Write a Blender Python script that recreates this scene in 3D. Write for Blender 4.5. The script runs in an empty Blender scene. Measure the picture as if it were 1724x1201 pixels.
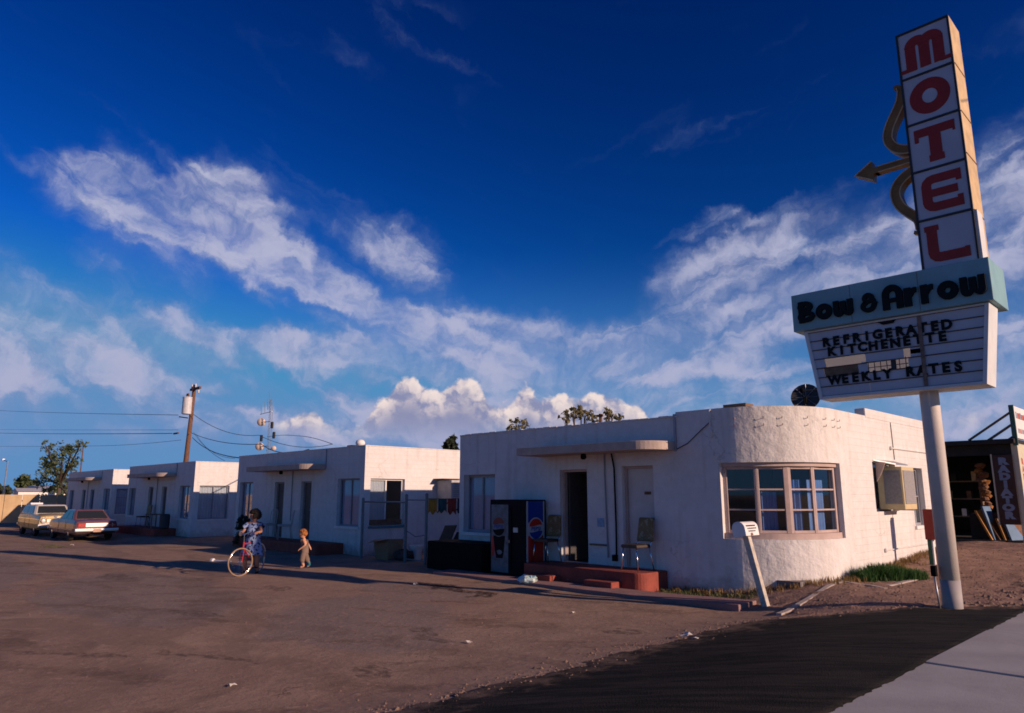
import bpy, bmesh, math, random
from mathutils import Vector, Matrix
R = math.radians
random.seed(7)
sc = bpy.context.scene
C = sc.collection

# ------------------------------------------------------------------ camera
FPX, PITCH, EYE, HEAD = 1200.0, R(11), 1.75, R(45.5)
cam = bpy.data.cameras.new('camera'); co = bpy.data.objects.new('camera', cam); C.objects.link(co)
co.location = (0, 0, EYE); co.rotation_euler = (R(90) + PITCH, 0, HEAD)
cam.sensor_width = 36; cam.lens = 36 * FPX / 1724; cam.clip_start = .05; cam.clip_end = 8000
sc.camera = co
sc.view_settings.view_transform = 'Standard'; sc.view_settings.look = 'None'
sc.view_settings.exposure = 0; sc.view_settings.gamma = 1
sc.cycles.filter_width = 1.7
sc.cycles.max_bounces = 8; sc.cycles.transparent_max_bounces = 12

def ray(px, py):
    u = (px - 862) / FPX; v = (600.5 - py) / FPX
    f = math.cos(PITCH) - v * math.sin(PITCH); z = math.sin(PITCH) + v * math.cos(PITCH)
    s, c = math.sin(HEAD), math.cos(HEAD)
    return Vector((u * c - f * s, u * s + f * c, z))
def pixY(px, py, y):
    d = ray(px, py); t = y / d.y; return Vector((d.x * t, y, EYE + d.z * t))
def pixX(px, py, x):
    d = ray(px, py); t = x / d.x; return Vector((x, d.y * t, EYE + d.z * t))
def pixZ(px, py, z=0):
    d = ray(px, py); t = (z - EYE) / d.z; return Vector((d.x * t, d.y * t, z))
def azel(px, py):
    u = (px - 862) / FPX; v = (600.5 - py) / FPX
    f = math.cos(PITCH) - v * math.sin(PITCH); z = math.sin(PITCH) + v * math.cos(PITCH)
    return math.degrees(math.atan2(u, f)), math.degrees(math.atan2(z, math.hypot(u, f)))

# ------------------------------------------------------------------ sun and sky
SUN_EL, SUN_AZ = R(16.5), R(14.0)          # azimuth measured from +X towards +Y
sd = Vector((math.cos(SUN_EL) * math.cos(SUN_AZ), math.cos(SUN_EL) * math.sin(SUN_AZ), math.sin(SUN_EL)))
sl = bpy.data.lights.new('sun', 'SUN'); sl.energy = 5.0; sl.angle = R(.53); sl.color = (1.0, .70, .53)
so = bpy.data.objects.new('sun', sl); C.objects.link(so)
so.rotation_euler = sd.to_track_quat('Z', 'Y').to_euler(); so.location = (30, 8, 20)

W = bpy.data.worlds.new('World'); sc.world = W; W.use_nodes = True
W.cycles.sampling_method = 'NONE'
nt = W.node_tree; nt.nodes.clear()
def N(t, **kw):
    n = nt.nodes.new(t)
    for k, v in kw.items(): setattr(n, k, v)
    return n
def lnk(a, b): nt.links.new(a, b)
def mth(op, a, b=None, c=None, clamp=False):
    n = N('ShaderNodeMath', operation=op); n.use_clamp = clamp
    for i, q in enumerate((a, b, c)):
        if q is None: continue
        if isinstance(q, (int, float)): n.inputs[i].default_value = q
        else: lnk(q, n.inputs[i])
    return n.outputs[0]
def sstep(v, lo, hi, a=0, b=1):
    n = N('ShaderNodeMapRange', interpolation_type='SMOOTHSTEP')
    lnk(v, n.inputs[0])
    for i, q in zip((1, 2, 3, 4), (lo, hi, a, b)): n.inputs[i].default_value = q
    return n.outputs[0]
def vnoise(vec, scale, detail=6, rough=.55, dist=0, color=False):
    n = N('ShaderNodeTexNoise', noise_dimensions='2D'); lnk(vec, n.inputs['Vector'])
    n.inputs['Scale'].default_value = scale; n.inputs['Detail'].default_value = detail
    n.inputs['Roughness'].default_value = rough; n.inputs['Distortion'].default_value = dist
    return n.outputs[1 if color else 0]
def vmath(op, a, b=None):
    n = N('ShaderNodeVectorMath', operation=op)
    for i, q in enumerate((a, b)):
        if q is None: continue
        if isinstance(q, (tuple, list)): n.inputs[i].default_value = q
        else: lnk(q, n.inputs[i])
    return n
def mixc(f, a, b, typ='MIX'):
    n = N('ShaderNodeMix', data_type='RGBA', blend_type=typ)
    if isinstance(f, (int, float)): n.inputs[0].default_value = f
    else: lnk(f, n.inputs[0])
    for i, q in ((6, a), (7, b)):
        if isinstance(q, tuple): n.inputs[i].default_value = (*q, 1)
        else: lnk(q, n.inputs[i])
    return n.outputs[2]
sky = N('ShaderNodeTexSky', sky_type='NISHITA'); sky.sun_disc = False
sky.sun_elevation = SUN_EL; sky.sun_rotation = R(90) - SUN_AZ
sky.altitude = 400; sky.air_density = 1.0; sky.dust_density = .25; sky.ozone_density = 3.0
# slide film and a polariser: deeper, more saturated blue
SKY_K = .115
hs = N('ShaderNodeHueSaturation'); hs.inputs['Hue'].default_value = .508; hs.inputs['Saturation'].default_value = 1.34; hs.inputs['Value'].default_value = 1.0
lnk(sky.outputs[0], hs.inputs['Color'])
gm = N('ShaderNodeGamma'); gm.inputs[1].default_value = 1.75
sc1 = mixc(1.0, hs.outputs[0], (.33, .33, .33), 'MULTIPLY'); lnk(sc1, gm.inputs[0])
skycol = mixc(1.0, mixc(1.0, gm.outputs[0], (1.5, 2.15, 1.95), 'MULTIPLY'), (1.5, 2.4, 4.6), 'DARKEN')

tc = N('ShaderNodeTexCoord')
vr = N('ShaderNodeVectorRotate', rotation_type='Z_AXIS'); lnk(tc.outputs['Generated'], vr.inputs['Vector']); vr.inputs['Angle'].default_value = -HEAD
sx = N('ShaderNodeSeparateXYZ'); lnk(vr.outputs[0], sx.inputs[0])
DEG = 180 / math.pi
az = mth('MULTIPLY', mth('ARCTAN2', sx.outputs[0], sx.outputs[1]), DEG)
el = mth('MULTIPLY', mth('ARCSINE', sx.outputs[2]), DEG)
q = N('ShaderNodeCombineXYZ'); lnk(az, q.inputs[0]); lnk(el, q.inputs[1]); Q = q.outputs[0]
w1 = vmath('SCALE', vmath('SUBTRACT', vnoise(Q, .11, 3, .5, 0, True), (.5, .5, .5)).outputs[0]); w1.inputs['Scale'].default_value = 5.0
w2 = vmath('SCALE', vmath('SUBTRACT', vnoise(Q, .5, 4, .6, 0, True), (.5, .5, .5)).outputs[0]); w2.inputs['Scale'].default_value = 1.7
QW = vmath('ADD', vmath('ADD', Q, w1.outputs[0]).outputs[0], w2.outputs[0]).outputs[0]
QF = vmath('ADD', Q, w2.outputs[0]).outputs[0]
def blob(vec, cx, cy, rx, ry, rot, wt, inner=0.0):
    a, e = azel(cx, cy); a2, e2 = azel(cx + 10, cy); a3, e3 = azel(cx, cy - 10)
    kx = math.hypot(a2 - a, e2 - e) / 10; ky = math.hypot(a3 - a, e3 - e) / 10
    m = N('ShaderNodeMapping', vector_type='TEXTURE'); lnk(vec, m.inputs['Vector'])
    m.inputs['Location'].default_value = (a, e, 0); m.inputs['Rotation'].default_value = (0, 0, R(-rot))
    m.inputs['Scale'].default_value = (rx * kx * 1.68, ry * ky * 1.80, 1e6)
    n = vmath('LENGTH', m.outputs[0])
    return sstep(n.outputs['Value'], inner, 1.0, wt, 0)
def total(lst):
    s = lst[0]
    for b in lst[1:]: s = mth('ADD', s, b)
    return s
# sheets of high cloud: centre, radii (in photograph pixels, turned into degrees of sky), tilt, weight
cir = [(285, 335, 170, 62, 14, .80), (240, 292, 190, 22, 5, .55), (395, 330, 60, 80, 20, .55), (225, 405, 130, 66, 40, .65), (420, 405, 130, 50, 32, .70), (380, 290, 70, 22, 5, .5),
       (560, 480, 190, 46, 26, .85), (720, 535, 170, 46, 18, .85), (700, 440, 110, 30, 36, .65), (560, 370, 170, 60, 16, .28), (660, 390, 90, 30, 10, .25),
       (50, 520, 230, 60, 4, 1.1), (-160, 550, 260, 90, 0, .8), (60, 590, 280, 52, 2, .85), (250, 565, 190, 40, 8, .70), (430, 575, 230, 34, 3, .75), (620, 600, 240, 32, 4, .80),
       (840, 585, 200, 40, 3, .85), (200, 618, 210, 16, 3, .75), (1020, 570, 240, 48, 5, .90), (1140, 595, 150, 40, 0, .75), (930, 620, 240, 22, 0, .55),
       (1200, 450, 130, 52, -32, .70), (1300, 390, 150, 40, -22, .65), (1290, 500, 150, 70, 10, .75), (1420, 440, 220, 70, -18, .45), (1650, 330, 210, 90, -16, .95), (1520, 400, 150, 60, -20, .5),
       (1660, 520, 240, 110, 0, .80), (1225, 352, 110, 12, -14, .40), (1300, 650, 420, 34, 2, .60), (780, 680, 380, 50, 0, .60), (1660, 640, 220, 50, 0, .7),
       (1640, 705, 200, 40, 0, .65), (250, 690, 420, 40, 0, .36), (120, 735, 300, 20, 0, .32), (1000, 730, 560, 50, 0, .72), (720, 20, 130, 80, 30, .13), (570, 40, 40, 100, -38, .12), (1700, 60, 140, 60, 10, .2), (1180, 230, 200, 60, -10, .14)]
S = total([blob(QW, b[0], b[1] + 14, *b[2:]) for b in cir])
# the same kind of cloud goes on all round the sky outside the frame
far = sstep(mth('ABSOLUTE', az), 44, 60)
lowish = sstep(el, 55, 22)
gen = mth('MULTIPLY', mth('MULTIPLY', far, lowish), sstep(vnoise(QW, .045, 4, .5), .52, .74, 0, .45))
S = mth('ADD', S, gen)
def flow(rot):                       # fibres drawn out along the wind
    st = N('ShaderNodeMapping', vector_type='TEXTURE'); lnk(QF, st.inputs['Vector'])
    st.inputs['Rotation'].default_value = (0, 0, R(rot)); st.inputs['Scale'].default_value = (10.5, 3.1, 1)
    return vnoise(st.outputs[0], 1.0, 6, .50, .9)
nl, nr = flow(-20), flow(16)
mxn = N('ShaderNodeMix', data_type='FLOAT'); lnk(sstep(az, -4, 9), mxn.inputs[0]); lnk(nl, mxn.inputs[2]); lnk(nr, mxn.inputs[3]); n1 = mxn.outputs[0]
n2 = vnoise(QW, .55, 6, .6)
n3 = vnoise(QW, .10, 3, .5)
tex = mth('ADD', mth('ADD', mth('MULTIPLY', n1, .70), mth('MULTIPLY', n2, .12)), mth('MULTIPLY', n3, .18))      # about .5 on average
tx = sstep(tex, .33, .68)
SL = sstep(mth('ADD', S, mth('MULTIPLY', mth('SUBTRACT', tex, .5), 1.15)), .06, 1.05)
cov = mth('MULTIPLY', SL, mth('MULTIPLY_ADD', tx, .62, .38))
D = mth('MULTIPLY', mth('MULTIPLY', cov, .97), sstep(S, -.12, .24))
cirr_col = mixc(sstep(mth('ADD', mth('MULTIPLY', n2, .8), mth('MULTIPLY', cov, .55)), .38, .98), (.16, .24, .46), (.47, .48, .645))
cirr_col = mixc(sstep(el, 22, 4, 0, .35), cirr_col, (.30, .33, .56))
# heaped clouds along the horizon
# their upper outline, as elevation over azimuth
tops = [(-400, 770), (-60, 752), (40, 765), (330, 768), (430, 748), (462, 716), (482, 704), (520, 692), (545, 706), (572, 716), (602, 712), (625, 692), (642, 668), (662, 650), (690, 634), (714, 652), (736, 656),
        (758, 644), (790, 636), (814, 654), (830, 682), (850, 684), (870, 664), (890, 652), (910, 672), (930, 672), (950, 662), (976, 671), (1000, 664), (1042, 672), (1074, 684), (1092, 706), (1120, 745),
        (1250, 738), (1400, 742), (1530, 742), (1580, 722), (1612, 706), (1650, 694), (1690, 700), (1724, 694), (1800, 740), (2100, 760)]
fc = N('ShaderNodeFloatCurve'); lnk(mth('MULTIPLY_ADD', az, 1 / 120, .5), fc.inputs['Value'])
cvp = fc.mapping.curves[0]; pts_ = []
for x_, y_ in tops:
    a_, e_ = azel(x_, y_); pts_.append((a_ / 120 + .5, max(0, e_) / 20))
pts_ = [(0.0, .05)] + pts_ + [(1.0, .05)]
cvp.points[0].location = pts_[0]; cvp.points[1].location = pts_[-1]
for p_ in pts_[1:-1]: cvp.points.new(*p_)
fc.mapping.update()
TOP = mth('MULTIPLY', fc.outputs[0], 20)
w3 = vmath('SCALE', vmath('SUBTRACT', vnoise(Q, .8, 3, .6, 0, True), (.5, .5, .5)).outputs[0]); w3.inputs['Scale'].default_value = 1.3
QC = vmath('ADD', Q, w3.outputs[0]).outputs[0]
def puff(off):
    qq = vmath('ADD', QC, off).outputs[0]; r_ = None
    for sc_, w_ in ((.42, .85), (1.0, .40), (2.3, .17)):
        v = N('ShaderNodeTexVoronoi', feature='F1', voronoi_dimensions='2D'); lnk(qq, v.inputs['Vector']); v.inputs['Scale'].default_value = sc_
        t_ = mth('MULTIPLY', v.outputs['Distance'], w_); r_ = t_ if r_ is None else mth('ADD', r_, t_)
    return mth('SUBTRACT', .62, r_)
P0, P1 = puff((0, 0, 0)), puff((.6, .5, 0))
rise = mth('ADD', mth('SUBTRACT', TOP, el), mth('MULTIPLY', P0, 1.15))          # degrees below the outline
HD = mth('MULTIPLY', sstep(rise, -.10, .45), sstep(el, 3.6, 6.4))
HD = mth('MULTIPLY', HD, sstep(TOP, 4.6, 6.0))
lit = mth('MULTIPLY', sstep(mth('SUBTRACT', P0, P1), -.38, .34), sstep(rise, 3.6, .5))
heap_col = mixc(lit, (.25, .265, .43), (.90, .75, .70))
hz = sstep(el, 7.5, 1.0, 0, .55)
K = 1 / SKY_K
def bright(c): return mixc(1.0, c, (K, K, K), 'MULTIPLY')
low = mixc(sstep(el, 20, 0, 0, .85), skycol, (.10 * K, .265 * K, .53 * K))
c1 = mixc(D, low, bright(cirr_col))
c2 = mixc(mth('MULTIPLY', HD, .95), c1, bright(heap_col))
bg = N('ShaderNodeBackground'); bg.inputs[1].default_value = SKY_K; lnk(c2, bg.inputs[0])
wo = N('ShaderNodeOutputWorld'); lnk(bg.outputs[0], wo.inputs[0])

# ------------------------------------------------------------------ helpers
def tag(o, label=None, cat=None, group=None, kind=None):
    for k, v in (('label', label), ('category', cat), ('group', group), ('kind', kind)):
        if v: o[k] = v
    return o
def thing(name, label, cat, loc=(0, 0, 0), rz=0, group=None):
    o = bpy.data.objects.new(name, None); C.objects.link(o); o.location = loc; o.rotation_euler = (0, 0, rz); o.empty_display_size = .2
    return tag(o, label, cat, group)
class Fr:
    """local frame on a wall: u along it, n out of it, z up"""
    def __init__(s, o, u, n, w=(0, 0, 1)): s.o, s.u, s.n, s.w = Vector(o), Vector(u), Vector(n), Vector(w)
    def p(s, a, b, c): return s.o + s.u * a + s.n * b + s.w * c
FF = lambda x, y, z=0: Fr((x, y, z), (1, 0, 0), (0, -1, 0))      # a wall facing the lot
FS = lambda x, y, z=0: Fr((x, y, z), (0, 1, 0), (1, 0, 0))       # a wall facing the street
class MB:
    def __init__(s): s.v, s.f, s.m = [], [], []
    def add(s, vs, fs, mi=0):
        k = len(s.v); s.v += [tuple(v) for v in vs]; s.f += [tuple(i + k for i in f) for f in fs]; s.m += [mi] * len(fs); return s
    def hexa(s, P, mi=0):
        return s.add(P, [(0, 3, 2, 1), (4, 5, 6, 7), (0, 1, 5, 4), (1, 2, 6, 5), (2, 3, 7, 6), (3, 0, 4, 7)], mi)
    def box(s, x0, x1, y0, y1, z0, z1, mi=0):
        return s.hexa([(x0, y0, z0), (x1, y0, z0), (x1, y1, z0), (x0, y1, z0), (x0, y0, z1), (x1, y0, z1), (x1, y1, z1), (x0, y1, z1)], mi)
    def fbox(s, fr, a0, a1, b0, b1, c0, c1, mi=0):
        return s.hexa([fr.p(a0, b1, c0), fr.p(a1, b1, c0), fr.p(a1, b0, c0), fr.p(a0, b0, c0), fr.p(a0, b1, c1), fr.p(a1, b1, c1), fr.p(a1, b0, c1), fr.p(a0, b0, c1)], mi)
    def prism(s, fr, poly, b0, b1, mi=0):
        n = len(poly)
        vs = [fr.p(a, b1, c) for a, c in poly] + [fr.p(a, b0, c) for a, c in poly]
        fs = [tuple(range(n)), tuple(range(2 * n - 1, n - 1, -1))] + [(i, i + n, (i + 1) % n + n, (i + 1) % n) for i in range(n)]
        return s.add(vs, fs, mi)
    def tube(s, pts, r, n=8, cap=True, mi=0, closed=False):
        pts = [Vector(p) for p in pts]; L = len(pts); rs = r if isinstance(r, (list, tuple)) else [r] * L
        vs = []; up = None
        for i, p in enumerate(pts):
            a = pts[(i - 1) % L] if (i or closed) else p; b = pts[(i + 1) % L] if (i < L - 1 or closed) else p
            t = (b - a).normalized()
            if up is None: up = Vector((0, 0, 1)) if abs(t.z) < .9 else Vector((1, 0, 0))
            x = t.cross(up).normalized(); y = x.cross(t).normalized(); up = y
            vs += [p + (x * math.cos(2 * math.pi * k / n) + y * math.sin(2 * math.pi * k / n)) * rs[i] for k in range(n)]
        fs = []
        for i in range(L if closed else L - 1):
            j = (i + 1) % L
            fs += [(i * n + k, i * n + (k + 1) % n, j * n + (k + 1) % n, j * n + k) for k in range(n)]
        if cap and not closed: fs += [tuple(range(n - 1, -1, -1)), tuple((L - 1) * n + k for k in range(n))]
        return s.add(vs, fs, mi)
    def loft(s, rings, cap=True, closed=True, mi=0):
        n = len(rings[0]); vs = [p for r in rings for p in r]; fs = []
        for i in range(len(rings) - 1):
            for k in range(n if closed else n - 1):
                fs.append((i * n + k, i * n + (k + 1) % n, (i + 1) * n + (k + 1) % n, (i + 1) * n + k))
        if cap and closed: fs += [tuple(range(n - 1, -1, -1)), tuple((len(rings) - 1) * n + k for k in range(n))]
        return s.add(vs, fs, mi)
    def lathe(s, o, prof, n=16, ax=(0, 0, 1), mi=0):
        a = Vector(ax).normalized(); h = Vector((0, 0, 1)) if abs(a.z) < .9 else Vector((1, 0, 0)); x = a.cross(h).normalized(); y = a.cross(x)
        o = Vector(o)
        return s.loft([[o + a * z + (x * math.cos(2 * math.pi * k / n) + y * math.sin(2 * math.pi * k / n)) * r for k in range(n)] for r, z in prof], True, True, mi)
    def ribbon(s, fr, pts, w, b0, b1, closed=False, mi=0):
        """a stroke of width w drawn on a wall and given depth b0..b1"""
        P = [Vector(p) for p in pts]; L = len(P); le, ri = [], []
        for i, p in enumerate(P):
            a = P[(i - 1) % L] if (i or closed) else None; b = P[(i + 1) % L] if (i < L - 1 or closed) else None
            t1 = (p - a).normalized() if a is not None else (b - p).normalized(); t2 = (b - p).normalized() if b is not None else t1
            n1 = Vector((-t1.y, t1.x)); n2 = Vector((-t2.y, t2.x)); m = (n1 + n2)
            m = m.normalized() if m.length > 1e-6 else n1
            k = w / 2 / max(.45, m.dot(n1)); le.append(p + m * k); ri.append(p - m * k)
        vs = []
        for l, r in zip(le, ri): vs += [fr.p(l.x, b1, l.y), fr.p(r.x, b1, r.y), fr.p(l.x, b0, l.y), fr.p(r.x, b0, r.y)]
        fs = []
        for i in range(L if closed else L - 1):
            A, B = 4 * i, 4 * ((i + 1) % L)
            fs += [(A, A + 1, B + 1, B), (A + 2, B + 2, B + 3, A + 3), (A, B, B + 2, A + 2), (A + 1, A + 3, B + 3, B + 1)]
        if not closed: e = 4 * (L - 1); fs += [(0, 2, 3, 1), (e, e + 1, e + 3, e + 2)]
        return s.add(vs, fs, mi)
    def mesh(s, name, org=(0, 0, 0), smooth=False):
        me = bpy.data.meshes.new(name); ox, oy, oz = org
        me.from_pydata([(x - ox, y - oy, z - oz) for x, y, z in s.v], [], s.f)
        if any(s.m): me.polygons.foreach_set('material_index', s.m)
        if smooth: me.polygons.foreach_set('use_smooth', [True] * len(s.f))
        me.update(); return me
    def fix(s, me):
        bm = bmesh.new(); bm.from_mesh(me); bmesh.ops.recalc_face_normals(bm, faces=bm.faces); bm.to_mesh(me); bm.free()
    def obj(s, name, mat, parent=None, smooth=False, bevel=0, org=None, fix=True, seg=2):
        root = parent
        while root is not None and root.parent is not None: root = root.parent
        o_ = org if org is not None else (tuple(root.location) if root is not None else (0, 0, 0))
        me = s.mesh(name, o_, smooth)
        if fix: s.fix(me)
        for m in (mat if isinstance(mat, (list, tuple)) else [mat]): me.materials.append(m)
        o = bpy.data.objects.new(name, me); C.objects.link(o)
        if parent is not None: o.parent = parent
        elif org is not None: o.location = org
        if bevel:
            b = o.modifiers.new('bevel', 'BEVEL'); b.width = bevel; b.segments = seg; b.limit_method = 'ANGLE'; b.angle_limit = R(40)
        return o
def copy_tree(o, parent=None):
    c = o.copy(); C.objects.link(c); c.parent = parent
    for ch in list(o.children): copy_tree(ch, c)
    return c
def text_geo(txt, size=1.0, bold=0.0, align='LEFT', sp=1.0):
    cu = bpy.data.curves.new('t', 'FONT'); cu.body = txt; cu.size = size; cu.offset = bold; cu.align_x = align; cu.space_character = sp; cu.resolution_u = 3
    ob = bpy.data.objects.new('t', cu); C.objects.link(ob)
    dg = bpy.context.evaluated_depsgraph_get(); me = bpy.data.meshes.new_from_object(ob.evaluated_get(dg))
    vs = [tuple(v.co) for v in me.vertices]; fs = [tuple(p.vertices) for p in me.polygons]
    bpy.data.objects.remove(ob); bpy.data.curves.remove(cu); bpy.data.meshes.remove(me)
    return vs, fs
def text_on(mb, fr, txt, size, a, c, b, bold=0, align='LEFT', sp=1.0, sxx=1.0):
    vs, fs = text_geo(txt, size, bold, align, sp)
    mb.add([fr.p(a + x * sxx, b, c + y) for x, y, z in vs], fs); return mb

# ------------------------------------------------------------------ materials
def newmat(name):
    m = bpy.data.materials.new(name); m.use_nodes = True; t = m.node_tree; b = t.nodes['Principled BSDF']; return m, t, b
def M(name, col, rough=.75, metal=0, var=.14, vs=5, bump=0.0, bs=60, spec=.35, col2=None, thr=(.52, .62), dirt=0, coords='Object', coat=0):
    m, t, b = newmat(name); nd, lk = t.nodes, t.links
    tc = nd.new('ShaderNodeTexCoord')
    n = nd.new('ShaderNodeTexNoise'); n.inputs['Scale'].default_value = vs; n.inputs['Detail'].default_value = 7; n.inputs['Roughness'].default_value = .62
    lk.new(tc.outputs[coords], n.inputs['Vector'])
    mx = nd.new('ShaderNodeMix'); mx.data_type = 'RGBA'
    mr = nd.new('ShaderNodeMapRange'); mr.inputs[1].default_value = .3; mr.inputs[2].default_value = .7; lk.new(n.outputs[0], mr.inputs[0]); lk.new(mr.outputs[0], mx.inputs[0])
    mx.inputs[6].default_value = (*[c * (1 - var) for c in col], 1); mx.inputs[7].default_value = (*[min(1, c * (1 + var)) for c in col], 1)
    out = mx.outputs[2]
    if col2:
        n2 = nd.new('ShaderNodeTexNoise'); n2.inputs['Scale'].default_value = vs * 1.7; n2.inputs['Detail'].default_value = 9; n2.inputs['Roughness'].default_value = .68
        lk.new(tc.outputs[coords], n2.inputs['Vector'])
        r2 = nd.new('ShaderNodeMapRange'); r2.inputs[1].default_value = thr[0]; r2.inputs[2].default_value = thr[1]; lk.new(n2.outputs[0], r2.inputs[0])
        m2 = nd.new('ShaderNodeMix'); m2.data_type = 'RGBA'; lk.new(r2.outputs[0], m2.inputs[0]); lk.new(out, m2.inputs[6]); m2.inputs[7].default_value = (*col2, 1); out = m2.outputs[2]
    lk.new(out, b.inputs['Base Color'])
    b.inputs['Roughness'].default_value = rough; b.inputs['Metallic'].default_value = metal; b.inputs['Specular IOR Level'].default_value = spec
    if coat: b.inputs['Coat Weight'].default_value = coat; b.inputs['Coat Roughness'].default_value = .08
    if bump:
        n3 = nd.new('ShaderNodeTexNoise'); n3.inputs['Scale'].default_value = bs; n3.inputs['Detail'].default_value = 5; lk.new(tc.outputs[coords], n3.inputs['Vector'])
        bp = nd.new('ShaderNodeBump'); bp.inputs['Strength'].default_value = bump; bp.inputs['Distance'].default_value = .02
        lk.new(n3.outputs[0], bp.inputs['Height']); lk.new(bp.outputs[0], b.inputs['Normal'])
    return m

def wall_mat(name, brick, stucco, patch=.66):
    m, t, b = newmat(name); nd, lk = t.nodes, t.links
    def nn(ty, **kw):
        n = nd.new(ty)
        for k, v in kw.items():
            if k in n.inputs: n.inputs[k].default_value = v
            else: setattr(n, k, v)
        return n
    def noise(vec, s, d=6, r=.6): n = nn('ShaderNodeTexNoise', Scale=s, Detail=d, Roughness=r); lk.new(vec, n.inputs['Vector']); return n.outputs[0]
    def mr(v, a, c, lo=0, hi=1):
        n = nd.new('ShaderNodeMapRange'); lk.new(v, n.inputs[0])
        for i, q in zip((1, 2, 3, 4), (a, c, lo, hi)): n.inputs[i].default_value = q
        return n.outputs[0]
    def mix(f, a, c, typ='MIX'):
        n = nd.new('ShaderNodeMix'); n.data_type = 'RGBA'; n.blend_type = typ
        if isinstance(f, float): n.inputs[0].default_value = f
        else: lk.new(f, n.inputs[0])
        for i, q in ((6, a), (7, c)):
            if isinstance(q, tuple): n.inputs[i].default_value = (*q, 1)
            else: lk.new(q, n.inputs[i])
        return n.outputs[2]
    def ma(op, a, c):
        n = nn('ShaderNodeMath', operation=op)
        for i, q in enumerate((a, c)):
            if isinstance(q, (int, float)): n.inputs[i].default_value = q
            else: lk.new(q, n.inputs[i])
        return n.outputs[0]
    ge = nn('ShaderNodeNewGeometry'); P = ge.outputs['Position']
    sp = nn('ShaderNodeSeparateXYZ'); lk.new(P, sp.inputs[0])
    cb = nn('ShaderNodeCombineXYZ'); lk.new(ma('ADD', sp.outputs[0], sp.outputs[1]), cb.inputs[0]); lk.new(sp.outputs[2], cb.inputs[1])
    br = nd.new('ShaderNodeTexBrick'); lk.new(cb.outputs[0], br.inputs['Vector'])
    br.inputs['Scale'].default_value = 1; br.inputs['Brick Width'].default_value = .40; br.inputs['Row Height'].default_value = .135
    br.inputs['Mortar Size'].default_value = .009; br.inputs['Mortar Smooth'].default_value = .7
    fine, mid, big = noise(P, 38, 8, .65), noise(P, 5, 8, .65), noise(P, .8, 5)
    base = mix(mr(mid, .3, .7), (.62, .60, .57), (.75, .73, .70))
    base = mix(mr(big, .35, .7, 0, .5), base, (.70, .67, .64))
    # rain streaks: noise stretched down the wall
    ms = nn('ShaderNodeMapping'); ms.inputs['Scale'].default_value = (3.2, 3.2, .22); lk.new(P, ms.inputs['Vector'])
    stn = noise(ms.outputs[0], 1.6, 7, .62)
    base = mix(mr(stn, .52, .76, 0, .50), base, (.46, .41, .36))
    # splash dirt and flaked paint along the foot of the wall, ragged
    foot = ma('SUBTRACT', mr(sp.outputs[2], 0, .75, 1, 0), ma('MULTIPLY', mid, 1.15))
    base = mix(mr(foot, -.05, .45, 0, .75), base, (.36, .29, .23))
    pe = noise(P, 1.15, 9, .7)
    base = mix(mr(pe, patch, patch + .03, 0, .55), base, (.58, .46, .36))
    wb = nn('ShaderNodeVectorMath', operation='ADD'); lk.new(P, wb.inputs[0]); nw = nn('ShaderNodeTexNoise', Scale=2.2, Detail=5, Roughness=.6); lk.new(P, nw.inputs['Vector'])
    sw_ = nn('ShaderNodeVectorMath', operation='SCALE'); sw_.inputs['Scale'].default_value = .5; lk.new(nw.outputs[1], sw_.inputs[0]); lk.new(sw_.outputs[0], wb.inputs[1])
    vc = nn('ShaderNodeTexVoronoi', Scale=.75); vc.feature = 'DISTANCE_TO_EDGE'; lk.new(wb.outputs[0], vc.inputs['Vector'])
    crack = ma('MULTIPLY', mr(vc.outputs['Distance'], 0, .007, .42, 0), mr(big, .49, .60))
    base = mix(crack, base, (.22, .18, .15))
    base = mix(mr(noise(P, .55, 3, .5), .54, .58, 0, .22), base, (.80, .78, .76))          # repainted patches
    if brick: base = mix(ma('MULTIPLY', br.outputs['Fac'], .08), base, (.52, .48, .44))
    lk.new(base, b.inputs['Base Color']); b.inputs['Roughness'].default_value = .88; b.inputs['Specular IOR Level'].default_value = .2
    h = ma('ADD', ma('ADD', ma('MULTIPLY', mid, stucco), ma('MULTIPLY', noise(P, 1.9, 4, .55), stucco * 1.6)), ma('MULTIPLY', fine, .25))
    if brick: h = ma('SUBTRACT', h, ma('MULTIPLY', br.outputs['Fac'], .17))
    h = ma('ADD', h, ma('MULTIPLY', mr(pe, patch, patch + .02), -.3))
    bp = nd.new('ShaderNodeBump'); bp.inputs['Strength'].default_value = .6; bp.inputs['Distance'].default_value = .035
    lk.new(h, bp.inputs['Height']); lk.new(bp.outputs[0], b.inputs['Normal'])
    return m

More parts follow.
